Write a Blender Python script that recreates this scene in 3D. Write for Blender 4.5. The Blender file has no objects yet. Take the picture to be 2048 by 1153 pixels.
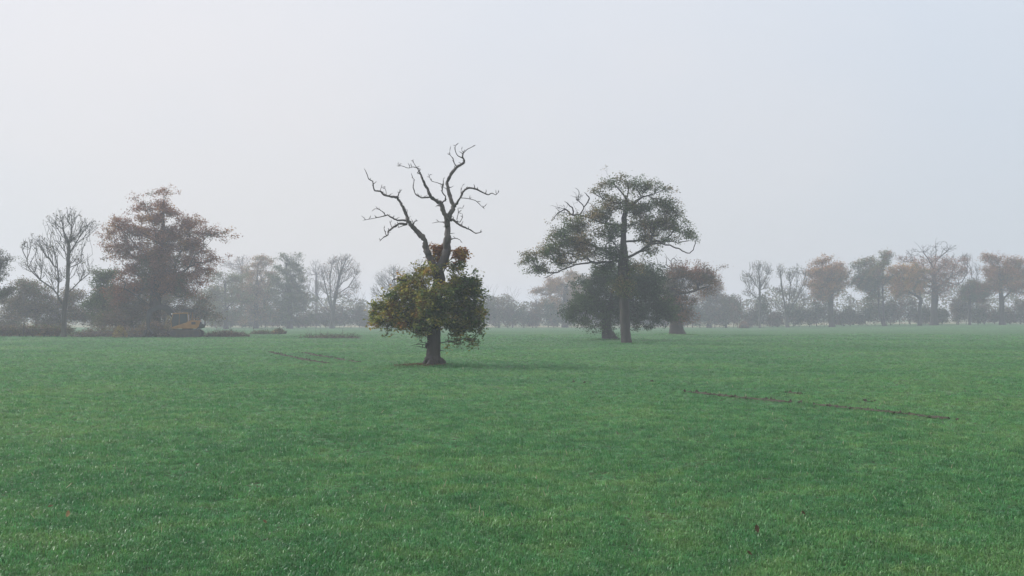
import bpy, math, random
import numpy as np

# ------------------------------------------------------------------ camera, sky, sun, exposure
scene = bpy.context.scene
EYE, FPX, W0, H0, HORIZON = 2.5, 2000.0, 2048.0, 1153.0, 632.0
PITCH = math.atan((HORIZON - H0 / 2) / FPX)
cam_d = bpy.data.cameras.new('camera')
cam_d.sensor_width = 36.0
cam_d.lens = 36.0 * FPX / W0
cam_d.clip_start, cam_d.clip_end = 0.1, 6000.0
cam = bpy.data.objects.new('camera', cam_d)
scene.collection.objects.link(cam)
cam.location = (0, 0, EYE)
cam.rotation_euler = (math.pi / 2 + PITCH, 0, 0)
scene.camera = cam

SUN_EL, SUN_AZ = math.radians(30), math.radians(-72)      # azimuth from +Y towards +X
world = bpy.data.worlds.new('World')
scene.world = world
world.use_nodes = True
nt = world.node_tree
nt.nodes.clear()
n_out = nt.nodes.new('ShaderNodeOutputWorld')
n_bg = nt.nodes.new('ShaderNodeBackground')
n_bg.inputs['Strength'].default_value = 0.1
n_sky = nt.nodes.new('ShaderNodeTexSky')
n_sky.sky_type = 'NISHITA'
n_sky.sun_disc = False
n_sky.sun_elevation = SUN_EL
n_sky.sun_rotation = SUN_AZ
n_sky.air_density, n_sky.dust_density, n_sky.ozone_density = 1.0, 1.5, 1.5
n_tc = nt.nodes.new('ShaderNodeTexCoord')
n_map = nt.nodes.new('ShaderNodeMapping')
n_map.inputs['Scale'].default_value = (1.4, 1.4, 2.6)
n_map.inputs['Location'].default_value = (15.3, 8.1, 4.5)
n_noise = nt.nodes.new('ShaderNodeTexNoise')
n_noise.inputs['Scale'].default_value = 1.1
n_noise.inputs['Detail'].default_value = 4.0
n_noise.inputs['Roughness'].default_value = 0.4
n_ramp = nt.nodes.new('ShaderNodeValToRGB')                # thin high mist: bluer gaps, whiter veils
n_ramp.color_ramp.elements[0].position = 0.34
n_ramp.color_ramp.elements[0].color = (2.82, 3.02, 3.32, 1)
n_ramp.color_ramp.elements[1].position = 0.66
n_ramp.color_ramp.elements[1].color = (3.38, 3.28, 3.31, 1)
n_mix = nt.nodes.new('ShaderNodeMixRGB')
n_mix.inputs[0].default_value = 0.93
L = nt.links.new
L(n_tc.outputs['Generated'], n_map.inputs['Vector'])
L(n_map.outputs[0], n_noise.inputs['Vector'])
L(n_noise.outputs[0], n_ramp.inputs[0])
L(n_sky.outputs[0], n_mix.inputs[1])
L(n_ramp.outputs[0], n_mix.inputs[2])
n_sep = nt.nodes.new('ShaderNodeSeparateXYZ')
n_up = nt.nodes.new('ShaderNodeMapRange')                   # an overcast sky brightens evenly from horizon to zenith
n_up.inputs['To Min'].default_value, n_up.inputs['To Max'].default_value = 1.0, 1.75
n_mul = nt.nodes.new('ShaderNodeVectorMath')
n_mul.operation = 'SCALE'
L(n_tc.outputs['Generated'], n_sep.inputs[0])
L(n_sep.outputs[2], n_up.inputs['Value'])
L(n_mix.outputs[0], n_mul.inputs[0])
L(n_up.outputs[0], n_mul.inputs['Scale'])
L(n_mul.outputs[0], n_bg.inputs['Color'])
L(n_bg.outputs[0], n_out.inputs['Surface'])

sun_d = bpy.data.lights.new('sun', 'SUN')
sun_d.energy = 1.5
sun_d.angle = math.radians(14)
sun_d.color = (1.0, 0.965, 0.93)
sun = bpy.data.objects.new('sun', sun_d)
scene.collection.objects.link(sun)
sun.rotation_euler = (math.pi / 2 - SUN_EL, 0, math.pi - SUN_AZ)
sun.location = (-60, 40, 60)

vs = scene.view_settings
scene.display_settings.display_device = 'sRGB'
vs.view_transform, vs.look, vs.exposure, vs.gamma = 'Standard', 'None', 1.05, 1.0
vs.use_curve_mapping = False
scene.render.engine = 'CYCLES'
scene.cycles.max_bounces = 6
scene.cycles.transparent_max_bounces = 8
scene.cycles.volume_bounces = 1
scene.cycles.use_denoising = True

# ------------------------------------------------------------------ helpers
rng = np.random.default_rng(7)
COL = scene.collection


def sm(a, b, x):
    t = np.clip((np.asarray(x, float) - a) / (b - a), 0, 1)
    return t * t * (3 - 2 * t)


def snoise(P, scale, seed):
    """smooth pseudo noise, roughly -1..1, for arrays of points"""
    r = np.random.default_rng(seed)
    P = np.asarray(P, float)
    out = 0
    for k in range(7):
        v = r.normal(size=P.shape[-1]) * (2 * math.pi / scale) * (0.6 + 0.5 * k / 6)
        out = out + np.sin(P @ v + r.uniform(0, 6.28))
    return out / 3.2


def gz(x, y):
    x, y = np.asarray(x, float), np.asarray(y, float)
    z = -0.85 * sm(132, 268, y) + 1.05 * sm(45, 125, x) * sm(90, 255, y)
    z = z + 0.05 * np.sin(x * 0.21 + 1.3) * np.sin(y * 0.13 + 0.4) * sm(12, 40, y)
    z = z + 0.02 * np.sin(x * 0.9 + 0.6 * y) * np.sin(y * 0.53 - x * 0.2)
    return z


def P(px, py, D):
    """the point at distance D (along Y) that lies on the sight line of a place in the photograph"""
    v = -(py - H0 / 2) / FPX
    u = (px - W0 / 2) / FPX
    y = math.cos(PITCH) - math.sin(PITCH) * v
    z = math.sin(PITCH) + math.cos(PITCH) * v
    return np.array([u * D / y, D, EYE + z * D / y])


def G(px, D):
    p = P(px, HORIZON, D)
    p[2] = float(gz(p[0], D))
    return p


def row_D(py):
    return EYE * FPX / (py - HORIZON)


class MB:
    """collects vertices and faces; build() links them as ONE mesh object"""
    def __init__(s):
        s.v, s.q, s.t, s.c, s.n = [], [], [], [], 0

    def add(s, v, q=None, t=None, c=None):
        v = np.asarray(v, float).reshape(-1, 3)
        if q is not None and len(q): s.q.append(np.asarray(q, np.int64) + s.n)
        if t is not None and len(t): s.t.append(np.asarray(t, np.int64) + s.n)
        if c is not None: s.c.append(np.asarray(c, float))
        s.v.append(v)
        s.n += len(v)
        return s

    def box(s, lo, hi, rot=None, at=(0, 0, 0)):
        x0, y0, z0 = lo
        x1, y1, z1 = hi
        v = np.array([(x0, y0, z0), (x1, y0, z0), (x1, y1, z0), (x0, y1, z0), (x0, y0, z1), (x1, y0, z1), (x1, y1, z1), (x0, y1, z1)], float)
        if rot is not None: v = v @ np.asarray(rot).T
        return s.add(v + np.asarray(at), [(0, 3, 2, 1), (4, 5, 6, 7), (0, 1, 5, 4), (1, 2, 6, 5), (2, 3, 7, 6), (3, 0, 4, 7)])

    def prism(s, pts, y0, y1, bevel=0.0):
        """an x-z outline swept from y0 to y1, with a chamfer"""
        pts = np.asarray(pts, float)
        n = len(pts)
        c = pts.mean(0)
        ins = pts + (c - pts) / np.maximum(np.linalg.norm(c - pts, axis=1, keepdims=True), 1e-6) * bevel
        rings = [(ins, y0), (pts, y0 + bevel), (pts, y1 - bevel), (ins, y1)] if bevel > 0 else [(pts, y0), (pts, y1)]
        v = [(x, y, z) for r, y in rings for x, z in r]
        k = len(rings)
        q = [(i * n + j, i * n + (j + 1) % n, (i + 1) * n + (j + 1) % n, (i + 1) * n + j) for i in range(k - 1) for j in range(n)]
        v += [(c[0], y0, c[1]), (c[0], y1, c[1])]
        t = [(k * n, (j + 1) % n, j) for j in range(n)] + [(k * n + 1, (k - 1) * n + j, (k - 1) * n + (j + 1) % n) for j in range(n)]
        return s.add(v, q, t)

    def cyl(s, a, b, r, k=14, r2=None):
        return s.tube(np.array([a, b]), np.array([r, r if r2 is None else r2]), k, cap=True)

    def tube(s, pts, rad, k, cap=False, lobes=0.0, seed=0):
        pts = np.asarray(pts, float)
        rad = np.asarray(rad, float)
        n = len(pts)
        tan = np.gradient(pts, axis=0)
        tan /= np.linalg.norm(tan, axis=1, keepdims=True) + 1e-9
        d = pts[-1] - pts[0]
        ref = np.array([0.31, 0.17, 1.0]) if abs(d[2]) < 0.8 * np.linalg.norm(d) else np.array([1.0, 0.23, 0.05])
        a = np.cross(tan, ref)
        a /= np.linalg.norm(a, axis=1, keepdims=True) + 1e-9
        b = np.cross(tan, a)
        th = np.arange(k) * 2 * math.pi / k
        rr = np.repeat(rad[:, None], k, 1)
        if lobes:
            r_ = np.random.default_rng(seed)
            ph = r_.uniform(0, 6.28, 4)
            tt = np.linspace(0, 1, n)[:, None]
            rr = rr * (1 + lobes * np.sin(3 * th + ph[0] + 2 * tt) + lobes * .7 * np.sin(5 * th + ph[1] - 3 * tt) + lobes * .6 * r_.normal(size=(n, k)))
        v = pts[:, None, :] + rr[..., None] * (np.cos(th)[None, :, None] * a[:, None, :] + np.sin(th)[None, :, None] * b[:, None, :])
        i = np.arange(n - 1)[:, None] * k
        j = np.arange(k)[None, :]
        j2 = (j + 1) % k
        q = np.stack([i + j, i + j2, i + k + j2, i + k + j], -1).reshape(-1, 4)
        s.add(v.reshape(-1, 3), q)
        if cap:
            s.add(np.vstack([v[0], pts[0]]), t=[(k, (m + 1) % k, m) for m in range(k)])
            s.add(np.vstack([v[-1], pts[-1]]), t=[(k, m, (m + 1) % k) for m in range(k)])
        return s

    def build(s, name, mat, parent=None, origin=None, smooth=True):
        v = np.concatenate(s.v) if s.v else np.zeros((0, 3))
        o3 = np.zeros(3) if origin is None else np.asarray(origin, float)
        me = bpy.data.meshes.new(name)
        q = np.concatenate(s.q) if s.q else np.zeros((0, 4), np.int64)
        t = np.concatenate(s.t) if s.t else np.zeros((0, 3), np.int64)
        me.vertices.add(len(v))
        me.vertices.foreach_set('co', (v - o3).astype(np.float32).ravel())
        me.loops.add(q.size + t.size)
        me.loops.foreach_set('vertex_index', np.concatenate([q.ravel(), t.ravel()]).astype(np.int32))
        me.polygons.add(len(q) + len(t))
        st = np.concatenate([np.arange(len(q)) * 4, q.size + np.arange(len(t)) * 3]).astype(np.int32)
        me.polygons.foreach_set('loop_start', st)
        me.polygons.foreach_set('use_smooth', np.full(len(st), smooth))
        me.update(calc_edges=True)
        if s.c:
            c = np.concatenate(s.c)
            at = me.color_attributes.new('col', 'FLOAT_COLOR', 'POINT')
            at.data.foreach_set('color', np.hstack([c, np.ones((len(c), 1))]).astype(np.float32).ravel())
        me.materials.append(mat)
        o = bpy.data.objects.new(name, me)
        COL.objects.link(o)
        if parent is not None:
            o.parent = parent
        elif origin is not None:
            o.location = o3
        return o


def thing(name, label, cat, loc, group=None, rotz=0.0):
    o = bpy.data.objects.new(name, None)
    o.empty_display_size = 0.3
    COL.objects.link(o)
    o.location = loc
    o.rotation_euler = (0, 0, rotz)
    return tag(o, label, cat, group)


def tag(o, label, cat=None, group=None, kind=None):
    if label: o['label'] = label
    if cat: o['category'] = cat
    if group: o['group'] = group
    if kind: o['kind'] = kind
    return o


# ------------------------------------------------------------------ materials
def new_mat(name):
    m = bpy.data.materials.new(name)
    m.use_nodes = True
    b = m.node_tree.nodes['Principled BSDF']
    return m, m.node_tree, b


def noise_mat(name, c1, c2, scale, rough=0.85, bump=0.0, bump_scale=None, stretch=(1, 1, 1), metallic=0.0, detail=6, lo=0.3, hi=0.7, dist=0.02):
    m, t, b = new_mat(name)
    tc = t.nodes.new('ShaderNodeTexCoord')
    mp = t.nodes.new('ShaderNodeMapping')
    mp.inputs['Scale'].default_value = stretch
    ns = t.nodes.new('ShaderNodeTexNoise')
    ns.inputs['Scale'].default_value = scale
    ns.inputs['Detail'].default_value = detail
    rp = t.nodes.new('ShaderNodeValToRGB')
    rp.color_ramp.elements[0].position, rp.color_ramp.elements[1].position = lo, hi
    rp.color_ramp.elements[0].color = (*c1, 1)
    rp.color_ramp.elements[1].color = (*c2, 1)
    t.links.new(tc.outputs['Object'], mp.inputs[0])
    t.links.new(mp.outputs[0], ns.inputs[0])
    t.links.new(ns.outputs[0], rp.inputs[0])
    t.links.new(rp.outputs[0], b.inputs['Base Color'])
    b.inputs['Roughness'].default_value = rough
    b.inputs['Metallic'].default_value = metallic
    if bump:
        n2 = t.nodes.new('ShaderNodeTexNoise')
        n2.inputs['Scale'].default_value = bump_scale or scale * 3
        n2.inputs['Detail'].default_value = 8
        t.links.new(mp.outputs[0], n2.inputs[0])
        bp = t.nodes.new('ShaderNodeBump')
        bp.inputs['Strength'].default_value = bump
        bp.inputs['Distance'].default_value = dist
        t.links.new(n2.outputs[0], bp.inputs['Height'])
        t.links.new(bp.outputs[0], b.inputs['Normal'])
    return m


def leaf_mat():
    m, t, b = new_mat('leaf')
    at = t.nodes.new('ShaderNodeAttribute')
    at.attribute_name = 'col'
    tr = t.nodes.new('ShaderNodeBsdfTranslucent')
    mx = t.nodes.new('ShaderNodeMixShader')
    mx.inputs[0].default_value = 0.42
    t.links.new(at.outputs['Color'], b.inputs['Base Color'])
    t.links.new(at.outputs['Color'], tr.inputs['Color'])
    b.inputs['Roughness'].default_value = 0.6
    b.inputs['Specular IOR Level'].default_value = 0.25
    t.links.new(b.outputs[0], mx.inputs[1])
    t.links.new(tr.outputs[0], mx.inputs[2])
    t.links.new(mx.outputs[0], t.nodes['Material Output'].inputs['Surface'])
    return m


M = {}
M['leaf'] = leaf_mat()
M['bark'] = noise_mat('oak_bark', (0.020, 0.017, 0.015), (0.066, 0.056, 0.048), 1.6, 0.9, 0.9, 9, (1, 1, .25), dist=0.05)
M['dead'] = noise_mat('weathered_dead_wood', (0.024, 0.021, 0.019), (0.115, 0.10, 0.09), 1.3, 0.85, 0.9, 7, (1, 1, .25), dist=0.04)
M['ash'] = noise_mat('grey_green_bark', (0.035, 0.034, 0.026), (0.085, 0.085, 0.065), 1.2, 0.9, 0.6, 7, (1, 1, .3), dist=0.04)
M['twig'] = noise_mat('twig_bark', (0.04, 0.033, 0.03), (0.085, 0.07, 0.062), 2.0, 0.9)
M['wet_bark'] = noise_mat('dark_wet_bark', (0.016, 0.014, 0.012), (0.055, 0.046, 0.038), 1.8, 0.85, 1.0, 10, (1, 1, .25), dist=0.06)
M['soil'] = noise_mat('turned_soil', (0.026, 0.023, 0.015), (0.078, 0.069, 0.046), 5, 0.95, 1.0, 18, dist=0.03)


def grass_color(t, vec, dark, mid, pale):
    """three-colour field of greens driven by two scales of noise on a world position"""
    n1 = t.nodes.new('ShaderNodeTexNoise')
    n1.inputs['Scale'].default_value = 0.11
    n1.inputs['Detail'].default_value = 4
    n2 = t.nodes.new('ShaderNodeTexNoise')
    n2.inputs['Scale'].default_value = 1.3
    n2.inputs['Detail'].default_value = 6
    t.links.new(vec, n1.inputs['Vector'])
    t.links.new(vec, n2.inputs['Vector'])
    ma = t.nodes.new('ShaderNodeMath')
    ma.operation = 'MULTIPLY_ADD'
    ma.inputs[1].default_value = 0.5
    t.links.new(n2.outputs[0], ma.inputs[0])
    m2 = t.nodes.new('ShaderNodeMath')
    m2.operation = 'MULTIPLY'
    m2.inputs[1].default_value = 0.5
    t.links.new(n1.outputs[0], m2.inputs[0])
    t.links.new(m2.outputs[0], ma.inputs[2])
    rp = t.nodes.new('ShaderNodeValToRGB')
    e = rp.color_ramp.elements
    e[0].position, e[0].color = 0.41, (*dark, 1)
    e[1].position, e[1].color = 0.60, (*pale, 1)
    k = e.new(0.5)
    k.color = (*mid, 1)
    t.links.new(ma.outputs[0], rp.inputs[0])
    return rp


def field_mat():
    m, t, b = new_mat('young_wheat_field')
    g = t.nodes.new('ShaderNodeNewGeometry')
    rp = grass_color(t, g.outputs['Position'], (0.058, 0.178, 0.074), (0.078, 0.216, 0.086), (0.108, 0.238, 0.092))
    n3 = t.nodes.new('ShaderNodeTexNoise')
    n3.inputs['Scale'].default_value = 9
    n3.inputs['Detail'].default_value = 8
    t.links.new(g.outputs['Position'], n3.inputs['Vector'])
    r3 = t.nodes.new('ShaderNodeValToRGB')
    r3.color_ramp.elements[0].position, r3.color_ramp.elements[1].position = 0.40, 0.56
    mx = t.nodes.new('ShaderNodeMixRGB')
    mx.inputs[1].default_value = (0.045, 0.040, 0.022, 1)
    t.links.new(n3.outputs[0], r3.inputs[0])
    t.links.new(r3.outputs[0], mx.inputs[0])
    t.links.new(rp.outputs[0], mx.inputs[2])
    t.links.new(mx.outputs[0], b.inputs['Base Color'])
    b.inputs['Roughness'].default_value = 0.9
    b.inputs['Specular IOR Level'].default_value = 0.15
    bp = t.nodes.new('ShaderNodeBump')
    bp.inputs['Strength'].default_value = 0.8
    bp.inputs['Distance'].default_value = 0.08
    t.links.new(n3.outputs[0], bp.inputs['Height'])
    t.links.new(bp.outputs[0], b.inputs['Normal'])
    return m


def blade_mat():
    m, t, b = new_mat('wheat_blade')
    g = t.nodes.new('ShaderNodeNewGeometry')
    rp = grass_color(t, g.outputs['Position'], (0.058, 0.208, 0.070), (0.082, 0.258, 0.082), (0.132, 0.292, 0.092))
    oi = t.nodes.new('ShaderNodeObjectInfo')
    hs = t.nodes.new('ShaderNodeHueSaturation')
    r1 = t.nodes.new('ShaderNodeMapRange')
    r1.inputs['To Min'].default_value, r1.inputs['To Max'].default_value = 0.6, 1.45
    t.links.new(oi.outputs['Random'], r1.inputs['Value'])
    m7 = t.nodes.new('ShaderNodeMath')
    m7.operation = 'MULTIPLY'
    m7.inputs[1].default_value = 17.0
    fr = t.nodes.new('ShaderNodeMath')
    fr.operation = 'FRACT'
    r2 = t.nodes.new('ShaderNodeMapRange')
    r2.inputs['To Min'].default_value, r2.inputs['To Max'].default_value = 0.465, 0.515
    t.links.new(oi.outputs['Random'], m7.inputs[0])
    t.links.new(m7.outputs[0], fr.inputs[0])
    t.links.new(fr.outputs[0], r2.inputs['Value'])
    t.links.new(r2.outputs[0], hs.inputs['Hue'])
    t.links.new(r1.outputs[0], hs.inputs['Value'])
    t.links.new(rp.outputs[0], hs.inputs['Color'])
    t.links.new(hs.outputs[0], b.inputs['Base Color'])
    b.inputs['Roughness'].default_value = 0.38
    b.inputs['Specular IOR Level'].default_value = 0.5
    tr = t.nodes.new('ShaderNodeBsdfTranslucent')
    mx = t.nodes.new('ShaderNodeMixShader')
    mx.inputs[0].default_value = 0.38
    t.links.new(hs.outputs[0], tr.inputs['Color'])
    t.links.new(b.outputs[0], mx.inputs[1])
    t.links.new(tr.outputs[0], mx.inputs[2])
    t.links.new(mx.outputs[0], t.nodes['Material Output'].inputs['Surface'])
    return m


M['field'] = field_mat()
M['blade'] = blade_mat()
M['straw_field'] = noise_mat('pale_stubble', (0.16, 0.15, 0.08), (0.36, 0.32, 0.2), 0.15, 0.95)
M['straw'] = noise_mat('dry_straw', (0.35, 0.30, 0.18), (0.6, 0.54, 0.38), 3, 0.8)

# ------------------------------------------------------------------ the ground
def sheet(name, xs, ys, mat, dz=0.0, kind='structure', label=None):
    X, Y = np.meshgrid(xs, ys)
    Z = gz(X, Y) + dz
    nx, ny = len(xs), len(ys)
    i = np.arange(ny - 1)[:, None] * nx
    j = np.arange(nx - 1)[None, :]
    q = np.stack([i + j, i + j + 1, i + nx + j + 1, i + nx + j], -1).reshape(-1, 4)
    o = MB().add(np.stack([X, Y, Z], -1), q).build(name, mat)
    return tag(o, label, kind=kind)


def spread(a, b, fine, n):
    """positions from -b to b, dense within a"""
    c = np.arange(-a, a + 1e-6, fine)
    o = a * (b / a) ** np.linspace(0, 1, n)[1:]
    return np.concatenate([-o[::-1], c, o])


sheet('ground', spread(60, 1500, 1.0, 26), np.concatenate([np.linspace(-300, 0, 12)[:-1], np.arange(0, 130, 0.8), np.linspace(130, 300, 70), 310 * (1600 / 310) ** np.linspace(0, 1, 20)]), M['field'], label='green field of young winter wheat stretching back to the hedge')
sheet('far_field', spread(150, 1400, 10, 12), np.concatenate([np.linspace(288, 360, 20), np.linspace(380, 1500, 14)]), M['straw_field'], dz=0.02, label='pale stubble field glimpsed beyond the hedge')

# wheel ruts: one tramline pair crossing the field
RUTS = []
for k, pl in enumerate(([(540, 705), (657, 727), (860, 745), (1080, 758), (1250, 772), (1375, 784), (1500, 797), (1640, 811), (1760, 825), (1870, 838), (2048, 858)],
                        [(610, 706), (735, 728), (960, 744), (1200, 757), (1360, 766), (1485, 778), (1600, 790), (1720, 804), (1850, 817), (2048, 838)])):
    RUTS.append(np.array([P(x, y, row_D(y))[:2] for x, y in pl]))


def resample(pl, step):
    d = np.r_[0, np.cumsum(np.linalg.norm(np.diff(pl, axis=0), axis=1))]
    s = np.arange(0, d[-1], step)
    return np.stack([np.interp(s, d, pl[:, i]) for i in range(pl.shape[1])], -1), s


RUT_PTS = []
for k, pl in enumerate(RUTS):
    p, s = resample(pl, 0.12)
    tn = np.gradient(p, axis=0)
    tn /= np.linalg.norm(tn, axis=1, keepdims=True)
    nr = np.stack([-tn[:, 1], tn[:, 0]], -1)
    ps = np.array([1024 + FPX * q_[0] / q_[1] for q_ in p])    # how worn: two stretches, with the crop grown over between and beyond
    if k == 0:
        strong = np.interp(ps, [540, 560, 650, 665, 1050, 1100, 1360, 1380, 1800, 1880, 1990], [.2, .6, .9, -2, -2, -1.3, -1.0, .6, .8, .5, -2])
    else:
        strong = np.interp(ps, [610, 640, 700, 745, 1040, 1480, 1500, 1640, 1720, 1990], [.2, .6, .5, -2, -1.8, -1.6, -.1, -.4, -1.0, -1.6])
    w = 0.06 + 0.07 * np.clip(strong + 0.9 * snoise(s[:, None], 3.1, 5 + k) + 0.5 * snoise(s[:, None], 0.7, 9 + k), -0.9, 1.5)
    w = np.maximum(w, 0)
    off = np.linspace(-1, 1, 7)
    mb = MB()
    keep = w > 0.04
    V = p[:, None, :] + nr[:, None, :] * (off[None, :, None] * w[:, None, None])
    Z = gz(V[..., 0], V[..., 1]) + 0.015 + 0.055 * rng.random(V.shape[:2]) * (1 - np.abs(off)[None, :] ** 4)
    n = len(p)
    q = [(i * 7 + j, i * 7 + j + 1, (i + 1) * 7 + j + 1, (i + 1) * 7 + j) for i in range(n - 1) if keep[i] and keep[i + 1] for j in range(6)]
    mb.add(np.dstack([V, Z]).reshape(-1, 3), q)
    for i in np.nonzero(keep)[0]:                          # clods thrown up along the rut
        if rng.random() < 0.5:
            c = p[i] + nr[i] * rng.normal() * w[i] * 1.2
            r = rng.uniform(0.02, 0.07)
            o = rng.normal(size=(6, 3)) * r * 0.25
            v = np.array([(1, 0, 0), (0, 1, 0), (-1, 0, 0), (0, -1, 0), (0, 0, 1), (0, 0, -.6)]) * r + o + np.array([c[0], c[1], float(gz(*c)) + 0.04])
            mb.add(v, t=[(0, 1, 4), (1, 2, 4), (2, 3, 4), (3, 0, 4), (1, 0, 5), (2, 1, 5), (3, 2, 5), (0, 3, 5)])
    o = mb.build('wheel_rut', M['soil'], smooth=False)
    tag(o, ('longer muddy brown wheel rut on the near side of the pair', 'fainter brown wheel rut on the far side of the pair')[k], kind='structure')
    RUT_PTS.append(p[keep])
RUT_PTS = np.concatenate(RUT_PTS)

# ------------------------------------------------------------------ the wheat: blades on the near and middle field
def tuft(name, seed, nb, hgt, spread_r, wid):
    r = np.random.default_rng(seed)
    mb = MB()
    for _ in range(nb):
        a = r.uniform(0, 6.283)
        p = np.array([r.normal() * spread_r, r.normal() * spread_r, -0.01])
        h = hgt * r.uniform(0.55, 1.15)
        lean = r.uniform(0.15, 1.1)
        d = np.array([math.cos(a), math.sin(a), 0])
        sd = np.array([-d[1], d[0], 0]) * wid * r.uniform(.7, 1.3)
        p1 = p + d * lean * h * .25 + np.array([0, 0, h * .6])
        p2 = p + d * lean * h * .8 + np.array([0, 0, h * (1.0 - .35 * lean)])
        mb.add([p - sd * .8, p + sd * .8, p1 + sd, p1 - sd, p2], [(0, 1, 2, 3)], [(3, 2, 4)])
    me = mb.build(name, M['blade'])
    COL.objects.unlink(me)
    return me


tufts = bpy.data.collections.new('wheat_tufts')
for k in range(5):
    tufts.objects.link(tuft('wheat_tuft', 40 + k, 15, 0.072, 0.055, 0.0034))
NT = 250000
D = 7.0 * (135 / 7.0) ** rng.random(NT)
U = rng.uniform(-0.62, 0.62, NT) * (1 + 2.5 / D)
X = D * U
row = 0.14                                                  # drilled rows, a hand's width apart
keep = np.ones(NT, bool)
pos = np.stack([X, D], -1)
cl = 0.45 + 0.5 * snoise(pos, 1.7, 3) + 0.35 * snoise(pos, 0.5, 4)
keep &= rng.random(NT) < np.clip(0.75 + 0.5 * cl, 0.35, 1)
for a in range(0, NT, 20000):                               # bare soil in the ruts
    d2 = ((pos[a:a + 20000, None, :] - RUT_PTS[None, ::3, :]) ** 2).sum(-1).min(1)
    keep[a:a + 20000] &= d2 > np.maximum(0.13, 0.004 * pos[a:a + 20000, 1]) ** 2
pos, D = pos[keep], D[keep]
FEET = [(G(867.5, 49.5), .42, 700), (G(1253.6, 89.0), .5, 600), (G(1219.6, 104.0), .6, 600), (G(1354.4, 131.0), .8, 500)]
extra = []
for c, r0_, m_ in FEET:                                     # rank uncut grass round the feet of the near trees
    a_, d_ = rng.uniform(0, 6.283, m_), r0_ + np.abs(rng.normal(size=m_)) * .55
    extra.append(np.column_stack([c[0] + np.cos(a_) * d_ * 1.5, c[1] + np.sin(a_) * d_]))
n0 = len(pos)
pos = np.vstack([pos] + extra)
D = pos[:, 1]
NT = len(pos)
me = bpy.data.meshes.new('wheat')
me.vertices.add(NT)
me.vertices.foreach_set('co', np.column_stack([pos, gz(pos[:, 0], pos[:, 1])]).astype(np.float32).ravel())
rot = np.column_stack([rng.normal(0, .12, NT), rng.normal(0, .12, NT), rng.uniform(0, 6.283, NT)]).astype(np.float32)
a = me.attributes.new('rot', 'FLOAT_VECTOR', 'POINT')
a.data.foreach_set('vector', rot.ravel())
a = me.attributes.new('siz', 'FLOAT', 'POINT')
siz = rng.uniform(0.7, 1.2, NT) * (1 + 0.18 * snoise(pos, 2.6, 8)) * (1 + 0.006 * np.clip(D - 15, 0, 90))
siz[n0:] *= 1.7
a.data.foreach_set('value', siz.astype(np.float32))
wheat = bpy.data.objects.new('wheat', me)
COL.objects.link(wheat)
tag(wheat, 'short wet green wheat blades covering the field', 'grass', kind='stuff')
ng = bpy.data.node_groups.new('wheat_scatter', 'GeometryNodeTree')
ng.interface.new_socket('Geometry', in_out='INPUT', socket_type='NodeSocketGeometry')
ng.interface.new_socket('Geometry', in_out='OUTPUT', socket_type='NodeSocketGeometry')
gi, go = ng.nodes.new('NodeGroupInput'), ng.nodes.new('NodeGroupOutput')
ci = ng.nodes.new('GeometryNodeCollectionInfo')
ci.inputs['Collection'].default_value = tufts
ci.inputs['Separate Children'].default_value = True
ip = ng.nodes.new('GeometryNodeInstanceOnPoints')
ip.inputs['Pick Instance'].default_value = True
ra = ng.nodes.new('GeometryNodeInputNamedAttribute')
ra.data_type = 'FLOAT_VECTOR'
ra.inputs['Name'].default_value = 'rot'
sa = ng.nodes.new('GeometryNodeInputNamedAttribute')
sa.data_type = 'FLOAT'
sa.inputs['Name'].default_value = 'siz'
er = ng.nodes.new('FunctionNodeEulerToRotation')
ng.links.new(gi.outputs[0], ip.inputs['Points'])
ng.links.new(ci.outputs[0], ip.inputs['Instance'])
ng.links.new(ra.outputs['Attribute'], er.inputs[0])
ng.links.new(er.outputs[0], ip.inputs['Rotation'])
ng.links.new(sa.outputs['Attribute'], ip.inputs['Scale'])
ng.links.new(ip.outputs[0], go.inputs[0])
wheat.modifiers.new('scatter', 'NODES').node_group = ng

# ------------------------------------------------------------------ trees
def catmull(pts, rad, per):
    """smooth a polyline and its radii"""
    pts, rad = np.asarray(pts, float), np.asarray(rad, float)
    n = len(pts)
    if n < 2 or per < 2: return pts, rad
    A = np.column_stack([pts, rad])
    A = np.vstack([2 * A[0] - A[1], A, 2 * A[-1] - A[-2]])
    t = np.linspace(0, 1, per, endpoint=False)[None, :, None]
    p0, p1, p2, p3 = (A[i:i + n - 1][:, None, :] for i in range(4))
    o = 0.5 * (2 * p1 + (p2 - p0) * t + (2 * p0 - 5 * p1 + 4 * p2 - p3) * t ** 2 + (3 * p1 - p0 - 3 * p2 + p3) * t ** 3)
    o = np.vstack([o.reshape(-1, A.shape[1]), A[-2]])
    return o[:, :3], np.maximum(o[:, 3], min(rad.min(), 0.004))


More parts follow.
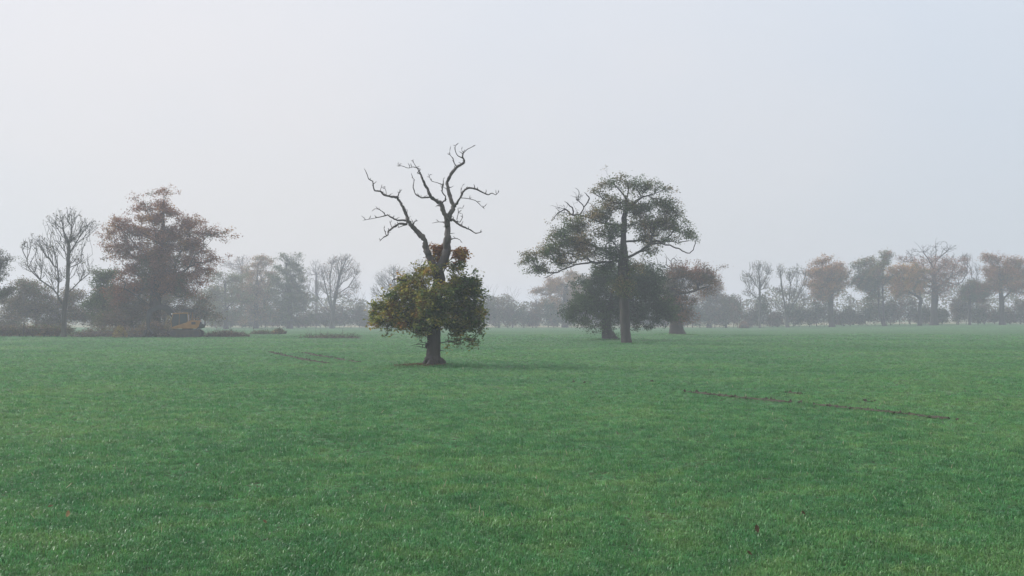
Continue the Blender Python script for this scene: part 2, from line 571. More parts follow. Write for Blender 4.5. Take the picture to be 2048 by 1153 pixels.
def grow(nodes, par, T, bf, pang, pup, frozen=0, upt=.25):
    """join target points to a skeleton, each to the node that costs least (length, path, turn, droop)"""
    nodes, par = [np.asarray(x, float) for x in nodes], list(par)
    path, dirs = [0.0] * len(nodes), [np.array([0, 0, 1.0])] * len(nodes)
    N = len(T)
    best = np.full(N, np.inf)
    bp = np.full(N, -1)
    done = np.zeros(N, bool)

    def relax(i):
        d = T - nodes[i]
        ln = np.linalg.norm(d, axis=1) + 1e-6
        u = d / ln[:, None]
        c = ln * (1 + pang * (1 - u @ dirs[i]) * .5 + pup * np.maximum(0, upt - u[:, 2])) + bf * path[i]
        m = (c < best) & ~done
        best[m] = c[m]
        bp[m] = i
    for i in range(len(nodes)):
        if par[i] >= 0:
            e = nodes[i] - nodes[par[i]]
            l = np.linalg.norm(e) + 1e-6
            path[i] = path[par[i]] + l * 0.6
            dirs[i] = e / l
        if i >= frozen: relax(i)
    for _ in range(N):
        j = int(np.argmin(best))
        i = int(bp[j])
        e = T[j] - nodes[i]
        l = np.linalg.norm(e) + 1e-6
        nodes.append(T[j])
        par.append(i)
        path.append(path[i] + l)
        dirs.append(e / l)
        done[j] = True
        best[j] = np.inf
        relax(len(nodes) - 1)
        best[done] = np.inf
    return np.array(nodes), np.array(par)


def wood(nodes, par, R, r0, wig, seed, flare=0.0, limb_r=None, min_r=None, ntrunk=1):
    """tubes along the tree; returns [(main mesh), limb meshes...]"""
    r = np.random.default_rng(seed)
    n = len(nodes)
    ch = [[] for _ in range(n)]
    for i in range(n):
        if par[i] >= 0: ch[par[i]].append(i)
    cnt = np.zeros(n)
    order = []
    st = [0]
    while st:
        i = st.pop()
        order.append(i)
        st.extend(ch[i])
    for i in reversed(order):
        cnt[i] += 1
        if par[i] >= 0: cnt[par[i]] += cnt[i]
    e = math.log(max(cnt[0], 2)) / math.log(R / r0)
    rad = np.where(np.arange(n) < ntrunk, r0 * cnt ** (1 / e), r0 * cnt ** (1 / (e * 1.25)))
    if min_r is not None: rad = np.maximum(rad, np.pad(min_r, (0, n - len(min_r))))
    groups = [MB()]
    stack = [(0, -1, 0, 0)]
    while stack:
        i, p, g, depth = stack.pop()
        idx = [i]
        if g == -1:
            groups.append(MB())
            g = len(groups) - 1
        while ch[idx[-1]]:
            c = ch[idx[-1]]
            k = c[int(np.argmax(cnt[c]))]
            for o in c:
                if o != k: stack.append((o, idx[-1], -1 if (depth == 0 and limb_r and rad[o] > limb_r) else g, depth + 1))
            idx.append(k)
        pts = nodes[idx]
        rr = rad[idx].copy()
        if p >= 0:
            pts = np.vstack([nodes[p], pts])
            rr = np.r_[min(rr[0] * 1.15, rad[p]), rr]
        per = 4 if rr[0] > 0.1 else (3 if rr[0] > 0.03 else 2)
        pts, rr = catmull(pts, rr, per)
        m = len(pts)
        rr[-1] *= 0.4
        if wig and m > 2:
            sl = np.linalg.norm(np.diff(pts, axis=0), axis=1).mean()
            j = r.normal(size=(m, 3)) * wig * sl
            j[0] = 0
            if p < 0: j[:3] = 0
            pts = pts + j
        k = 3 if rr[0] < 0.03 else (5 if rr[0] < 0.12 else (8 if rr[0] < 0.3 else 14))
        if p < 0 and flare:
            h = pts[:, 2] - pts[0, 2]
            f = np.clip(1 - h / (R * 3.5), 0, 1)
            rr = rr * (1 + flare * f ** 2)
            k = 18
        groups[g].tube(pts, rr, k, lobes=0.05 if k >= 8 else 0, seed=int(r.integers(1e6)))
    return groups


def leaves(mb, C, size, flat, cols, seed, fold=0.25):
    """rhombic leaves, folded along the midrib, one per centre"""
    r = np.random.default_rng(seed)
    n = len(C)
    nrm = r.normal(size=(n, 3))
    nrm[:, 2] = np.abs(nrm[:, 2]) + flat
    nrm /= np.linalg.norm(nrm, axis=1, keepdims=True)
    t = np.cross(nrm, r.normal(size=(n, 3)))
    t /= np.linalg.norm(t, axis=1, keepdims=True) + 1e-9
    b = np.cross(nrm, t)
    s = (size * r.uniform(.6, 1.3, n))[:, None]
    v = np.stack([C - t * s * .5, C + b * s * .32 + nrm * s * fold * .4 + t * s * .1, C + t * s * .55, C - b * s * .32 + nrm * s * fold * .4 + t * s * .1], 1)
    i = np.arange(n) * 4
    tri = np.stack([np.stack([i, i + 2, i + 1], -1), np.stack([i, i + 3, i + 2], -1)], 1).reshape(-1, 3)
    mb.add(v.reshape(-1, 3), t=tri, c=np.repeat(cols, 4, 0))


def palette(P_, cols, seed, scale, jit=0.25, bias=None):
    """mix a list of leaf colours by smooth noise in space and leaf by leaf"""
    r = np.random.default_rng(seed)
    cols = np.asarray(cols)
    f = 0.5 + 0.42 * snoise(P_, scale, seed) + r.normal(size=len(P_)) * 0.16
    if bias is not None: f = f + bias
    f = np.clip(f, 0, 0.999) * (len(cols) - 1)
    i = f.astype(int)
    w = (f - i)[:, None]
    c = cols[i] * (1 - w) + cols[np.minimum(i + 1, len(cols) - 1)] * w
    return np.clip(c * np.exp(r.normal(size=(len(P_), 1)) * jit), 0.005, 0.6)


def blob_points(blobs, D, n, seed, clump=0, cl_r=0.8, shell=0.45, flat=0.5):
    """points in ellipsoids given as (px, py, rx, ry[, depth offset m, depth radius m]); gathered in flattened clumps"""
    r = np.random.default_rng(seed)
    vol = np.array([b[2] * b[3] for b in blobs], float)
    k = D / FPX
    pts = []
    m = clump or n
    for b, cnt in zip(blobs, np.maximum(1, np.round(vol / vol.sum() * m)).astype(int)):
        c = P(b[0], b[1], D)
        rx, rz = b[2] * k, b[3] * k
        ry = b[5] if len(b) > 5 else rx * 0.9
        c[1] += b[4] if len(b) > 4 else 0
        d = r.normal(size=(cnt, 3))
        d /= np.linalg.norm(d, axis=1, keepdims=True)
        rr = (shell + (1 - shell) * r.random(cnt) ** .6)[:, None] * np.where(r.random((cnt, 1)) < .18, r.random((cnt, 1)), 1)
        pts.append(c + d * rr * np.array([rx, ry, rz]))
    pts = np.vstack(pts)
    if clump:
        q = pts[r.integers(0, len(pts), n)]
        d = r.normal(size=(n, 3))
        d *= (r.random((n, 1)) ** .4) / np.linalg.norm(d, axis=1, keepdims=True)
        stray = np.where(r.random((n, 1)) < .22, 1 + np.abs(r.normal(size=(n, 1))) * .5, 1)
        pts = q + d * stray * cl_r * np.array([1, 1, flat]) * np.exp(r.normal(size=(len(pts), 1)) * .3)[r.integers(0, len(pts), n)]
    return pts


def tree(name, label, cat, D, trunk, R, blobs, n, cols=None, lpn=0, lsize=0.2, lsig=0.35, r0=0.014, limbs=(), bf=0.35, pang=0.8, pup=0.6, wig=0.12,
         clump=0, cl_r=0.9, shell=0.45, flat=0.5, bark='bark', flare=0.5, limb_r=None, seed=1, group=None, bias=None, extra=None, pscale=3.0, jit=0.25, min_z=None, leaf_sel=None, lm=(.05, .012), upt=.25):
    """trunk and limbs: lists of (px, py[, depth offset]); blobs: the crown"""
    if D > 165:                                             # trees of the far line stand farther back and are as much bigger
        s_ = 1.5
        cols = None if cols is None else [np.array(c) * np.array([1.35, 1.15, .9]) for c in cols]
        if lpn > 3 and cols is not None:                    # one rounded mass behind the measured clumps
            bl = np.array([b[:4] for b in blobs])
            x0, x1 = (bl[:, 0] - bl[:, 2]).min(), (bl[:, 0] + bl[:, 2]).max()
            y0, y1 = (bl[:, 1] - bl[:, 3]).min(), (bl[:, 1] + bl[:, 3]).max()
            blobs = list(blobs) + [(.5 * (x0 + x1), .5 * (y0 + y1) + .04 * (y1 - y0), 0.42 * (x1 - x0), 0.42 * (y1 - y0))]
        D, R, r0, lsize, lsig, cl_r = D * s_, R * s_, r0 * s_, lsize * s_, lsig * s_, cl_r * s_ * .75
        n, clump = int(n * 1.2), int(clump * 1.6)
    else:
        s_ = 1.0
    b0 = trunk[0]
    if lpn > 3: lsize, lpn, lsig = lsize * .68, lpn * 1.9, lsig * .8
    base = G(b0[0], D)
    pts = [base + np.array([0, 0, -0.15])]
    for q in trunk[1:]:
        p = P(q[0], q[1], D)
        p[1] += q[2] if len(q) > 2 else 0
        pts.append(p)
    par = list(range(-1, len(pts) - 1))
    nt_ = len(pts)
    lmin = [0.0] * nt_
    for lb in limbs:
        lp = []
        for q in lb:
            p = P(q[0], q[1], D)
            p[1] += q[2] if len(q) > 2 else 0
            lp.append(p)
        a = np.array(pts)
        j = int(np.argmin(np.linalg.norm(a - lp[0], axis=1)))
        lmin += list(np.linspace(lm[0], lm[1], len(lp)) * D / 89)[-(len(lp) - (1 if np.linalg.norm(a[j] - lp[0]) < 0.6 else 0)):]
        for p in lp[1:] if np.linalg.norm(a[j] - lp[0]) < 0.6 else lp:
            pts.append(p)
            par.append(j)
            j = len(pts) - 1
    nl_ = len(pts)
    T = blob_points(blobs, D, n, seed, clump, cl_r, shell, flat)
    T[:, 2] = np.maximum(T[:, 2], base[2] + (0.5 if min_z is None else min_z))
    sk = len(pts)
    nodes, par = grow(pts, par, T, bf, pang, pup, frozen=max(1, nt_ // 2) if nt_ > 2 else 1, upt=upt)
    root = thing(name, label, cat, base, group)
    gr = wood(nodes, par, R, r0, wig, seed + 5, flare, limb_r, np.array(lmin), nt_)
    gr[0].build('trunk', M[bark], root, base)
    for g in gr[1:]:
        g.build('limb', M[bark], root, base)
    if lpn:
        tips = nodes[sk:]
        if leaf_sel is not None: tips = tips[leaf_sel(tips / s_)]
        r = np.random.default_rng(seed + 9)
        m = int(len(tips) * lpn)
        C = tips[r.integers(0, len(tips), m)] + r.normal(size=(m, 3)) * lsig * np.array([1, 1, .7])
        mb = MB()
        bb = bias(C / s_) if bias is not None else None
        leaves(mb, C, lsize, 0.5, palette(C, cols, seed + 3, pscale, jit, bb), seed + 4)
        if extra: extra(mb, base)
        mb.build('crown', M['leaf'], root, base)
    return root


GREEN, DKGREEN, YGREEN = (0.078, 0.125, 0.034), (0.044, 0.072, 0.030), (0.22, 0.225, 0.045)
YELLOW, ORANGE, BROWN = (0.34, 0.25, 0.045), (0.34, 0.17, 0.045), (0.18, 0.105, 0.05)
RUST, TAN, OLIVE, GREYB = (0.27, 0.115, 0.055), (0.30, 0.21, 0.10), (0.135, 0.13, 0.048), (0.11, 0.09, 0.07)


def zc(ox, oy, s):
    """reader for measurements taken on an enlarged crop of the photograph"""
    def f(pts):
        return [(ox + q[0] / s, oy + q[1] / s, *q[2:]) for q in pts]
    def g(bl):
        return [(ox + q[0] / s, oy + q[1] / s, q[2] / s, q[3] / s, *q[4:]) for q in bl]
    return f, g


# ---- the stag-headed oak in the middle of the field, limbs measured one by one
D1 = 49.5
f1, g1 = zc(700, 270, 4.119)
f2, g2 = zc(700, 460, 3.844)
K1 = D1 / FPX
base = G(867.5, D1)
oak = thing('stag_headed_oak', 'half-dead oak with bare antler limbs above a leafy green-gold skirt', 'tree', base)


def dead_limb(main, wid, subs, seed, name='limb', dep=0.0, parent=None, mat='dead'):
    """main: measured polyline; wid: widths at its ends; subs: (polyline, w0, w1, depth drift)"""
    r = np.random.default_rng(seed)
    mb = MB()
    lines = [(main, wid, dep)] + [(s[0], s[1:3], s[3]) for s in subs]
    known = []
    for li, (pl, w, dd) in enumerate(lines):
        q = f1(pl)
        y0 = 0.0
        if known:                                           # start where the parent limb is in depth
            kk = np.array([(a, b) for a, b, _ in known])
            y0 = known[int(np.argmin(((kk - np.array(q[0][:2])) ** 2).sum(1)))][2]
        n = len(q)
        ps = []
        for i, c in enumerate(q):
            y = y0 + dd * (i / max(1, n - 1)) + (r.normal() * 0.05 if i else 0)
            p = P(c[0], c[1], D1 + y)
            ps.append(p)
            known.append((c[0], c[1], y))
        wf = np.interp(np.linspace(0, 1, n), np.linspace(0, 1, len(w)), w) / 4.119 * K1 / 2 if len(w) != n else np.array(w) / 4.119 * K1 / 2
        wf = wf * .92
        pts, rr = catmull(ps, np.maximum(wf, 0.010), 4)
        lin = np.stack([np.interp(np.linspace(0, n - 1, len(pts)), np.arange(n), np.array(ps)[:, c_]) for c_ in range(3)], -1)
        pts = .45 * pts + .55 * lin                         # dead oak breaks in angles, it does not curve
        pts[1:] += r.normal(size=(len(pts) - 1, 3)) * rr[1:, None] * 0.16
        rr = rr * (1 + 0.10 * r.normal(size=len(rr)))
        rr[-1] *= 0.6
        mb.tube(pts, rr, 12 if rr[0] > .1 else 6, lobes=0.07, seed=seed + li, cap=True)
        m = len(pts)
        for _ in range(int(m * 0.34)):                      # snapped stubs and spurs
            i = int(r.integers(1, m))
            d = r.normal(size=3)
            d[2] = abs(d[2])
            d /= np.linalg.norm(d)
            ln = rr[i] + r.uniform(.05, .25)
            mb.tube([pts[i], pts[i] + d * ln * .6, pts[i] + d * ln + r.normal(size=3) * .03], [min(.03, rr[i] * .6), .018, .006], 4)
    return mb.build(name, M[mat], parent or oak, base)


# trunk with burls at its foot
q = f2([(640, 960), (645, 880), (645, 780), (650, 650), (664, 500), (688, 395), (674, 330)])
pts = [base + np.array([0, 0, -.2])] + [base + np.array([0, 0, .02])] + [P(a, b, D1) for a, b in q]
pts, rr = catmull(pts, [.48, .45, .35, .325, .32, .31, .30, .29, .29], 7)
tb = MB().tube(pts, rr, 22, lobes=0.045, seed=3)
r_ = np.random.default_rng(11)
for (dx, dy, dz, rad) in [(-.36, -.12, .12, .20), (-.30, -.2, .3, .16), (.40, -.1, .10, .24), (.36, -.22, .28, .15), (-.05, -.42, .08, .24), (.1, .4, .1, .25), (-.34, .1, .95, .10), (-.33, -.12, 1.05, .08)]:
    th = np.linspace(0, math.pi, 7)
    v = []
    for i, t in enumerate(th):
        for j in range(10):
            a = j * .6283
            v.append(np.array([math.sin(t) * math.cos(a), math.sin(t) * math.sin(a), math.cos(t)]) * rad * (1 + .14 * r_.normal()) + base + np.array([dx, dy, dz]))
    tb.add(v, [(i * 10 + j, (i + 1) * 10 + j, (i + 1) * 10 + (j + 1) % 10, i * 10 + (j + 1) % 10) for i in range(6) for j in range(10)])
tb.build('trunk', M['wet_bark'], oak, base)
# leafless twigs low on the trunk
def twig(pl, rad):
    pts_, rr_ = catmull(pl, rad, 4)
    MB().tube(pts_, rr_, 5).build('twig', M['bark'], oak, base)


for a, b, c in (((600, 885), (520, 880), (465, 895)), ((605, 915), (540, 900), (490, 900)), ((605, 870), (550, 868), (510, 880)), ((690, 930), (715, 928), (730, 925)), ((560, 882), (552, 905), (555, 918))):
    twig([P(x, y, D1 - .1) + r_.normal(size=3) * np.array([0, .12, 0]) for x, y in f2([a, b, c])], [.022, .015, .006])
twig([P(x, y, D1 - .6) for x, y in f2([(440, 385), (400, 388), (370, 378), (335, 382), (322, 408)])], [.04, .035, .03, .028, .012])
twig([P(x, y, D1 - .6) for x, y in f2([(385, 380), (372, 400), (335, 412)])], [.02, .016, .006])
# right-hand stem up to its fork, then the two arms and the side branches
dead_limb([(718, 1130), (765, 1040), (795, 950), (800, 860), (806, 770), (802, 688)], (84, 82, 72, 59, 51, 46), [
    ([(782, 722), (730, 718), (675, 728)], 8, 4, -.5),
    ([(822, 865), (870, 852), (905, 865), (925, 892)], 10, 4, -.4),
    ([(815, 700), (850, 700), (890, 735), (950, 765), (1000, 790), (1035, 812), (1085, 802)], 26, 6, -1.0),
    ([(870, 712), (905, 720), (928, 680), (925, 650)], 9, 4, .3),
    ([(880, 700), (893, 640), (890, 605), (935, 605)], 8, 3, .5)], 21, dep=0.1)
dead_limb([(800, 700), (835, 640), (853, 585), (825, 525), (808, 450), (800, 390), (825, 340), (880, 268), (932, 238), (942, 208), (928, 182), (932, 150)],
          (44, 40, 38, 34, 30, 28, 27, 24, 22, 18, 14, 9), [
    ([(932, 155), (965, 120), (1000, 103), (1027, 90)], 8, 4, .4),
    ([(928, 195), (885, 170), (868, 135), (866, 100), (876, 85)], 9, 4, -.5),
    ([(880, 262), (858, 235), (848, 195), (822, 165), (822, 138)], 11, 4, -.6),
    ([(935, 150), (920, 128)], 5, 3, .1),
    ([(853, 585), (880, 565), (910, 510), (940, 460), (975, 440), (1040, 448), (1090, 475), (1140, 495), (1170, 480), (1200, 495), (1228, 468)], 24, 5, -1.2),
    ([(918, 500), (915, 460), (922, 430)], 10, 4, .3),
    ([(915, 520), (970, 525), (1035, 542), (1080, 585), (1110, 612)], 8, 4, .8)], 22, dep=0.5)
dead_limb([(800, 695), (770, 630), (752, 565), (700, 540), (660, 500), (630, 430), (600, 370), (580, 322), (560, 285), (535, 250), (515, 210)],
          (46, 40, 36, 30, 26, 23, 20, 14, 8, 6, 4), [
    ([(580, 325), (555, 315), (580, 285), (520, 265), (480, 275), (430, 258), (395, 250)], 9, 4, -.6),
    ([(660, 515), (590, 520), (540, 490), (520, 430), (530, 370), (508, 350)], 15, 5, .8),
    ([(752, 562), (785, 540), (785, 505), (758, 470), (770, 410), (768, 370)], 16, 6, -.7),
    ([(765, 415), (720, 395), (670, 380), (645, 320)], 7, 4, -.5),
    ([(748, 590), (720, 580), (705, 595)], 8, 4, -.3)], 23, dep=-0.7)
# left-hand limb
dead_limb([(712, 1130), (662, 1020), (626, 940), (622, 875), (570, 810), (520, 760), (482, 710), (466, 660), (440, 600), (402, 540), (386, 512)],
          (72, 66, 57, 50, 45, 41, 35, 28, 24, 22, 20), [
    ([(392, 516), (330, 510), (280, 495), (245, 465), (205, 462), (190, 420), (188, 385), (155, 365), (140, 325), (125, 290)], 20, 5, -.9),
    ([(392, 515), (405, 480), (413, 472)], 13, 8, .2),
    ([(300, 500), (295, 460), (285, 438)], 7, 3, .3),
    ([(250, 460), (265, 408)], 6, 3, .2),
    ([(472, 705), (390, 705), (340, 680), (310, 660), (290, 668), (200, 688), (105, 706)], 20, 4, .9),
    ([(292, 666), (275, 640), (240, 615), (205, 610), (180, 632)], 9, 4, -.4),
    ([(470, 735), (400, 735), (350, 770), (315, 795), (312, 828), (275, 845), (245, 877)], 24, 5, -1.2),
    ([(300, 828), (285, 790), (278, 765)], 8, 4, .3),
    ([(345, 765), (325, 710)], 7, 3, .3),
    ([(462, 742), (430, 752), (395, 766)], 12, 5, .4),
    ([(518, 745), (535, 712), (558, 708)], 12, 6, -.2),
    ([(455, 640), (457, 600)], 7, 3, 0)], 24, dep=0.3)
# leafy skirt: shoots from the trunk carry the leaves
skirt = g2([(470, 440, 120, 100), (400, 560, 110, 90), (290, 640, 110, 70), (175, 620, 50, 36), (380, 700, 130, 70), (270, 730, 60, 50), (540, 640, 130, 110), (520, 770, 90, 36), (640, 560, 120, 130, -1.2), (650, 690, 90, 60, -1.0),
             (800, 450, 110, 90), (900, 440, 90, 70), (900, 560, 110, 110), (860, 680, 110, 80), (960, 700, 60, 80), (820, 760, 80, 50), (990, 790, 30, 22), (865, 820, 36, 24), (930, 850, 32, 24), (795, 872, 40, 16), (540, 330, 60, 50), (620, 330, 50, 40, -.7), (940, 430, 50, 40),
             (860, 385, 70, 30), (700, 640, 100, 100, 1.3), (560, 560, 120, 110, 1.2)])
sprigs = g2([(672, 150, 40, 60, .6), (660, 220, 40, 50, .6), (835, 175, 42, 38, -.1), (870, 205, 28, 34, -.1), (795, 290, 36, 36, -.2), (850, 300, 24, 26, -.2)])
T = np.vstack([blob_points(skirt, D1, 1500, 31, clump=230, cl_r=.38, shell=.3, flat=.8), blob_points(sprigs, D1, 110, 32, clump=24, cl_r=.18, shell=.2, flat=.8)])
sk = [base + np.array([0, 0, .8])] + [P(a, b, D1) for a, b in f2([(645, 880), (645, 780), (650, 690), (655, 600), (664, 500), (690, 395), (730, 300), (765, 230)])]
sk[-1][1] += .15
nodes, par = grow(sk, list(range(-1, len(sk) - 1)), T, .35, .7, .3, frozen=1)
# the skirt's shoots only: drop the part of the skeleton that the trunk already shows
sub = wood(nodes, par, .16, .009, .1, 33)[0]
tag(sub.build('shoots', M['bark'], oak, base), None, kind='stuff')
r_ = np.random.default_rng(34)
nn = 30000
C = nodes[len(sk):][r_.integers(0, len(T), nn)] + r_.normal(size=(nn, 3)) * .14 * np.array([1, 1, .8])
px_ = C[:, 0] / C[:, 1] * FPX + 1024
pz_ = C[:, 2]
bias = -.06 + np.clip((868 - px_) / 330, -.22, .26) + np.clip((pz_ - 4.4) * .10, -.10, .2)
mb = MB()
cl_ = palette(C, [GREEN, GREEN, OLIVE, YGREEN, YGREEN, YGREEN, YELLOW, YELLOW, ORANGE], 35, 1.5, .22, bias) * 1.12
top_ = pz_ + .25 * snoise(C, .8, 39) > 5.15                   # the sprigs above the skirt have turned
cl_[top_] = palette(C[top_], [YELLOW, ORANGE, RUST, BROWN], 40, .7, .22)
leaves(mb, C, .16, .9, cl_, 36)
mb.build('crown', M['leaf'], oak, base)

# leaf litter and rank grass round its foot
mb = MB()
C = np.column_stack([base[0] - .35 + r_.normal(size=2600) * .45, base[1] - .05 + r_.normal(size=2600) * .4, np.zeros(2600)])
C[:, 0] -= .25 * np.abs(r_.normal(size=2600))
C[:, 2] = gz(C[:, 0], C[:, 1]) + .04 + .08 * r_.random(2600)
leaves(mb, C, .10, 2.0, palette(C, [np.array(BROWN) * .6, np.array(BROWN) * .85, np.array(OLIVE) * .7], 37, 1, .3), 38)
tag(mb.build('leaf_litter', M['leaf']), 'brown fallen leaves round the foot of the half-dead oak', kind='stuff')

# ---- the tall oak on the right and the one just behind it
f3, g3 = zc(1020, 330, 3.116)
tree('oak_tree', 'tall dark oak with spreading tiered crown, right of the half-dead oak', 'tree', 89.0,
     f3([(728, 1115), (720, 1030), (716, 930), (712, 830), (706, 700), (708, 590), (708, 480), (712, 380), (722, 290), (728, 220), (738, 150)]), .43,
     g3([(690, 115, 90, 32), (820, 140, 80, 36), (940, 145, 60, 22), (560, 160, 55, 18), (620, 120, 30, 22), (640, 250, 70, 50), (760, 270, 110, 50), (920, 250, 90, 36), (1000, 300, 45, 50), (540, 310, 105, 50), (430, 370, 85, 55), (300, 440, 80, 36), (850, 360, 130, 50), (1000, 390, 80, 45), (1100, 425, 55, 26), (620, 410, 120, 50),
         (400, 480, 110, 55), (260, 530, 90, 50), (125, 580, 62, 32), (185, 655, 45, 45), (320, 590, 80, 36), (500, 550, 90, 45), (650, 560, 80, 60), (850, 450, 70, 30), (870, 530, 40, 26), (770, 640, 70, 40), (590, 640, 60, 40), (700, 740, 60, 90, -.5, 1.5), (980, 460, 60, 16), (445, 195, 40, 40, 1.8, .6), (320, 280, 55, 36, 1.8, .6)]), 2600,
     cols=[DKGREEN, GREEN, GREEN, OLIVE, OLIVE, TAN], lpn=9.5, lsize=.23, lsig=.28, r0=.012, clump=330, cl_r=.72, shell=.3, flat=.7, bf=.22, pang=.8, pup=.35, wig=.13, limb_r=.09, lm=(.10, .035), seed=41, pscale=4, flare=.25, bark='wet_bark', leaf_sel=lambda T_: ~((1024 + FPX * T_[:, 0] / T_[:, 1] < 1184) & (HORIZON - (T_[:, 2] - EYE) * FPX / T_[:, 1] < 428)),
     bias=lambda C: np.clip((C[:, 2] - 8) * .035, -.35, .22) + np.clip((8 - C[:, 0]) * .03, -.1, .15),
     limbs=[f3([(735, 610), (790, 550, -.5), (860, 500, -1), (930, 500, -1.4), (1000, 520, -1.6), (1040, 535, -1.7), (1080, 555, -1.8), (1120, 540, -1.9), (1130, 475, -2)]),
            f3([(735, 485), (830, 465, .8), (900, 480, 1.2), (990, 470, 1.5), (1060, 478, 1.6), (1145, 462, 1.8)]),
            f3([(700, 600), (600, 610, -.6), (510, 610, -1), (400, 630, -1.4), (330, 655, -1.6), (270, 680, -1.7), (205, 710, -1.8)]),
            f3([(705, 560), (600, 535, .6), (480, 480, 1), (350, 465, 1.5), (250, 455, 1.7)]),
            f3([(712, 400), (600, 360, 1), (500, 320, 1.5), (440, 300, 1.7), (470, 250, 1.8), (430, 205, 1.9), (440, 150, 2)]),
            f3([(440, 305, 1.7), (400, 300, 1.8), (350, 262, 1.8), (300, 292, 1.9), (270, 340, 2)]),
            f3([(470, 250, 1.8), (505, 200, 1.7), (480, 165, 1.7)]), f3([(400, 300, 1.8), (395, 255, 1.7), (345, 215, 1.7)]),
            f3([(728, 225), (660, 240), (580, 210), (500, 165)]), f3([(728, 225), (690, 165), (640, 112)]), f3([(725, 280), (820, 205), (900, 180), (1000, 142)])])
tree('oak_tree', 'squat dark oak hidden behind the tall oak, its pale foot showing to the left', 'tree', 104.0,
     f3([(622, 1085), (606, 1040), (604, 980), (612, 900), (640, 790), (670, 690)]), .50,
     g3([(640, 690, 140, 60), (520, 770, 100, 90), (440, 890, 90, 80), (560, 920, 120, 80), (700, 880, 150, 110), (850, 740, 120, 100), (900, 870, 120, 90), (850, 670, 90, 50), (975, 900, 45, 55), (800, 985, 70, 25), (400, 950, 50, 40), (470, 980, 70, 25), (930, 970, 60, 30), (760, 760, 100, 100)]), 1300,
     cols=[DKGREEN, DKGREEN, DKGREEN, GREEN], lpn=27, lsize=.25, lsig=.32, r0=.013, clump=150, cl_r=1.1, shell=.2, flat=.8, bf=.3, pup=.2, seed=45, pscale=4, flare=.9,
     limbs=[f3([(606, 1000), (560, 900), (480, 850)]), f3([(612, 900), (700, 840), (820, 800), (900, 820)])], limb_r=.1)
tree('oak_tree', 'brownish hollow-footed oak with two dead spikes, right of the tall oak', 'tree', 131.0,
     f3([(1042, 1066), (1036, 1010), (1034, 950), (1030, 880), (1020, 790), (1015, 720), (1010, 650)]), .72,
     g3([(1090, 655, 80, 34), (1080, 685, 100, 40), (1160, 700, 100, 50), (1240, 730, 55, 50), (1200, 670, 50, 26), (1000, 700, 60, 60), (1090, 760, 70, 30), (1220, 780, 50, 30), (1085, 860, 65, 45), (1070, 930, 75, 50), (1010, 850, 60, 60), (1120, 950, 30, 30), (980, 780, 60, 60)]), 900,
     cols=[OLIVE, GREYB, BROWN, BROWN, RUST], lpn=13, lsize=.28, lsig=.4, r0=.013, clump=100, cl_r=.9, flat=.8, shell=.25, bf=.25, pup=.3, seed=47, flare=.7, limb_r=.12, pscale=3.5,
     bias=lambda C: np.where(C[:, 2] < 5.2, .25, -.05),
     limbs=[f3([(1020, 800), (1090, 800), (1160, 780), (1230, 760)]), f3([(1010, 655), (1003, 600, -.3), (985, 590), (965, 550)]), f3([(1003, 612, -.3), (1022, 580), (1040, 555)]), f3([(985, 645), (975, 620), (975, 585), (962, 570)]), f3([(1022, 585), (1035, 600), (1045, 592)]), f3([(1000, 660), (930, 630), (920, 600), (905, 565)])])

# ---- left: ash, rust-brown oak, shrubs
f4, g4 = zc(0, 360, 3.392)
tree('ash_tree', 'bare ash with upswept twigs, left of the rust-brown oak', 'tree', 118.0,
     f4([(432, 1035), (436, 950), (436, 860), (452, 770), (460, 680), (462, 600), (464, 520), (466, 440)]), .28,
     g4([(470, 250, 110, 80), (590, 310, 85, 60), (370, 290, 80, 70), (250, 420, 90, 70), (165, 440, 50, 55), (330, 470, 110, 80), (480, 400, 140, 100), (530, 540, 100, 70), (250, 580, 110, 60), (390, 640, 110, 70), (570, 630, 70, 50), (160, 560, 40, 30), (640, 300, 40, 30)]), 2000,
     cols=[GREYB, OLIVE, BROWN], lpn=.4, lsize=.2, lsig=.12, r0=.0135, bf=.6, pang=1.2, pup=1.6, upt=.8, wig=.05, bark='ash', flare=.3, seed=51, shell=.05, limb_r=.07,
     limbs=[f4([(436, 870), (415, 830), (380, 750, -.5), (300, 680, -1), (230, 600, -1.3), (150, 565, -1.5)]), f4([(400, 790, -.3), (385, 700, .4), (370, 600, .8), (330, 450, 1.2), (290, 330, 1.5)]), f4([(455, 770), (490, 740), (540, 690), (600, 640)]), f4([(464, 520), (540, 430, -1), (620, 340, -1.6), (670, 290, -2)]), f4([(462, 600), (520, 560, 1), (590, 500, 1.5)]), f4([(464, 530), (420, 430, 1), (390, 300, 1.4)]), f4([(466, 440), (480, 330, .3), (478, 200, .4)]), f4([(466, 440), (440, 340, -.5), (430, 230, -.9)]), f4([(466, 450), (520, 350, .8), (550, 250, 1.2)])])
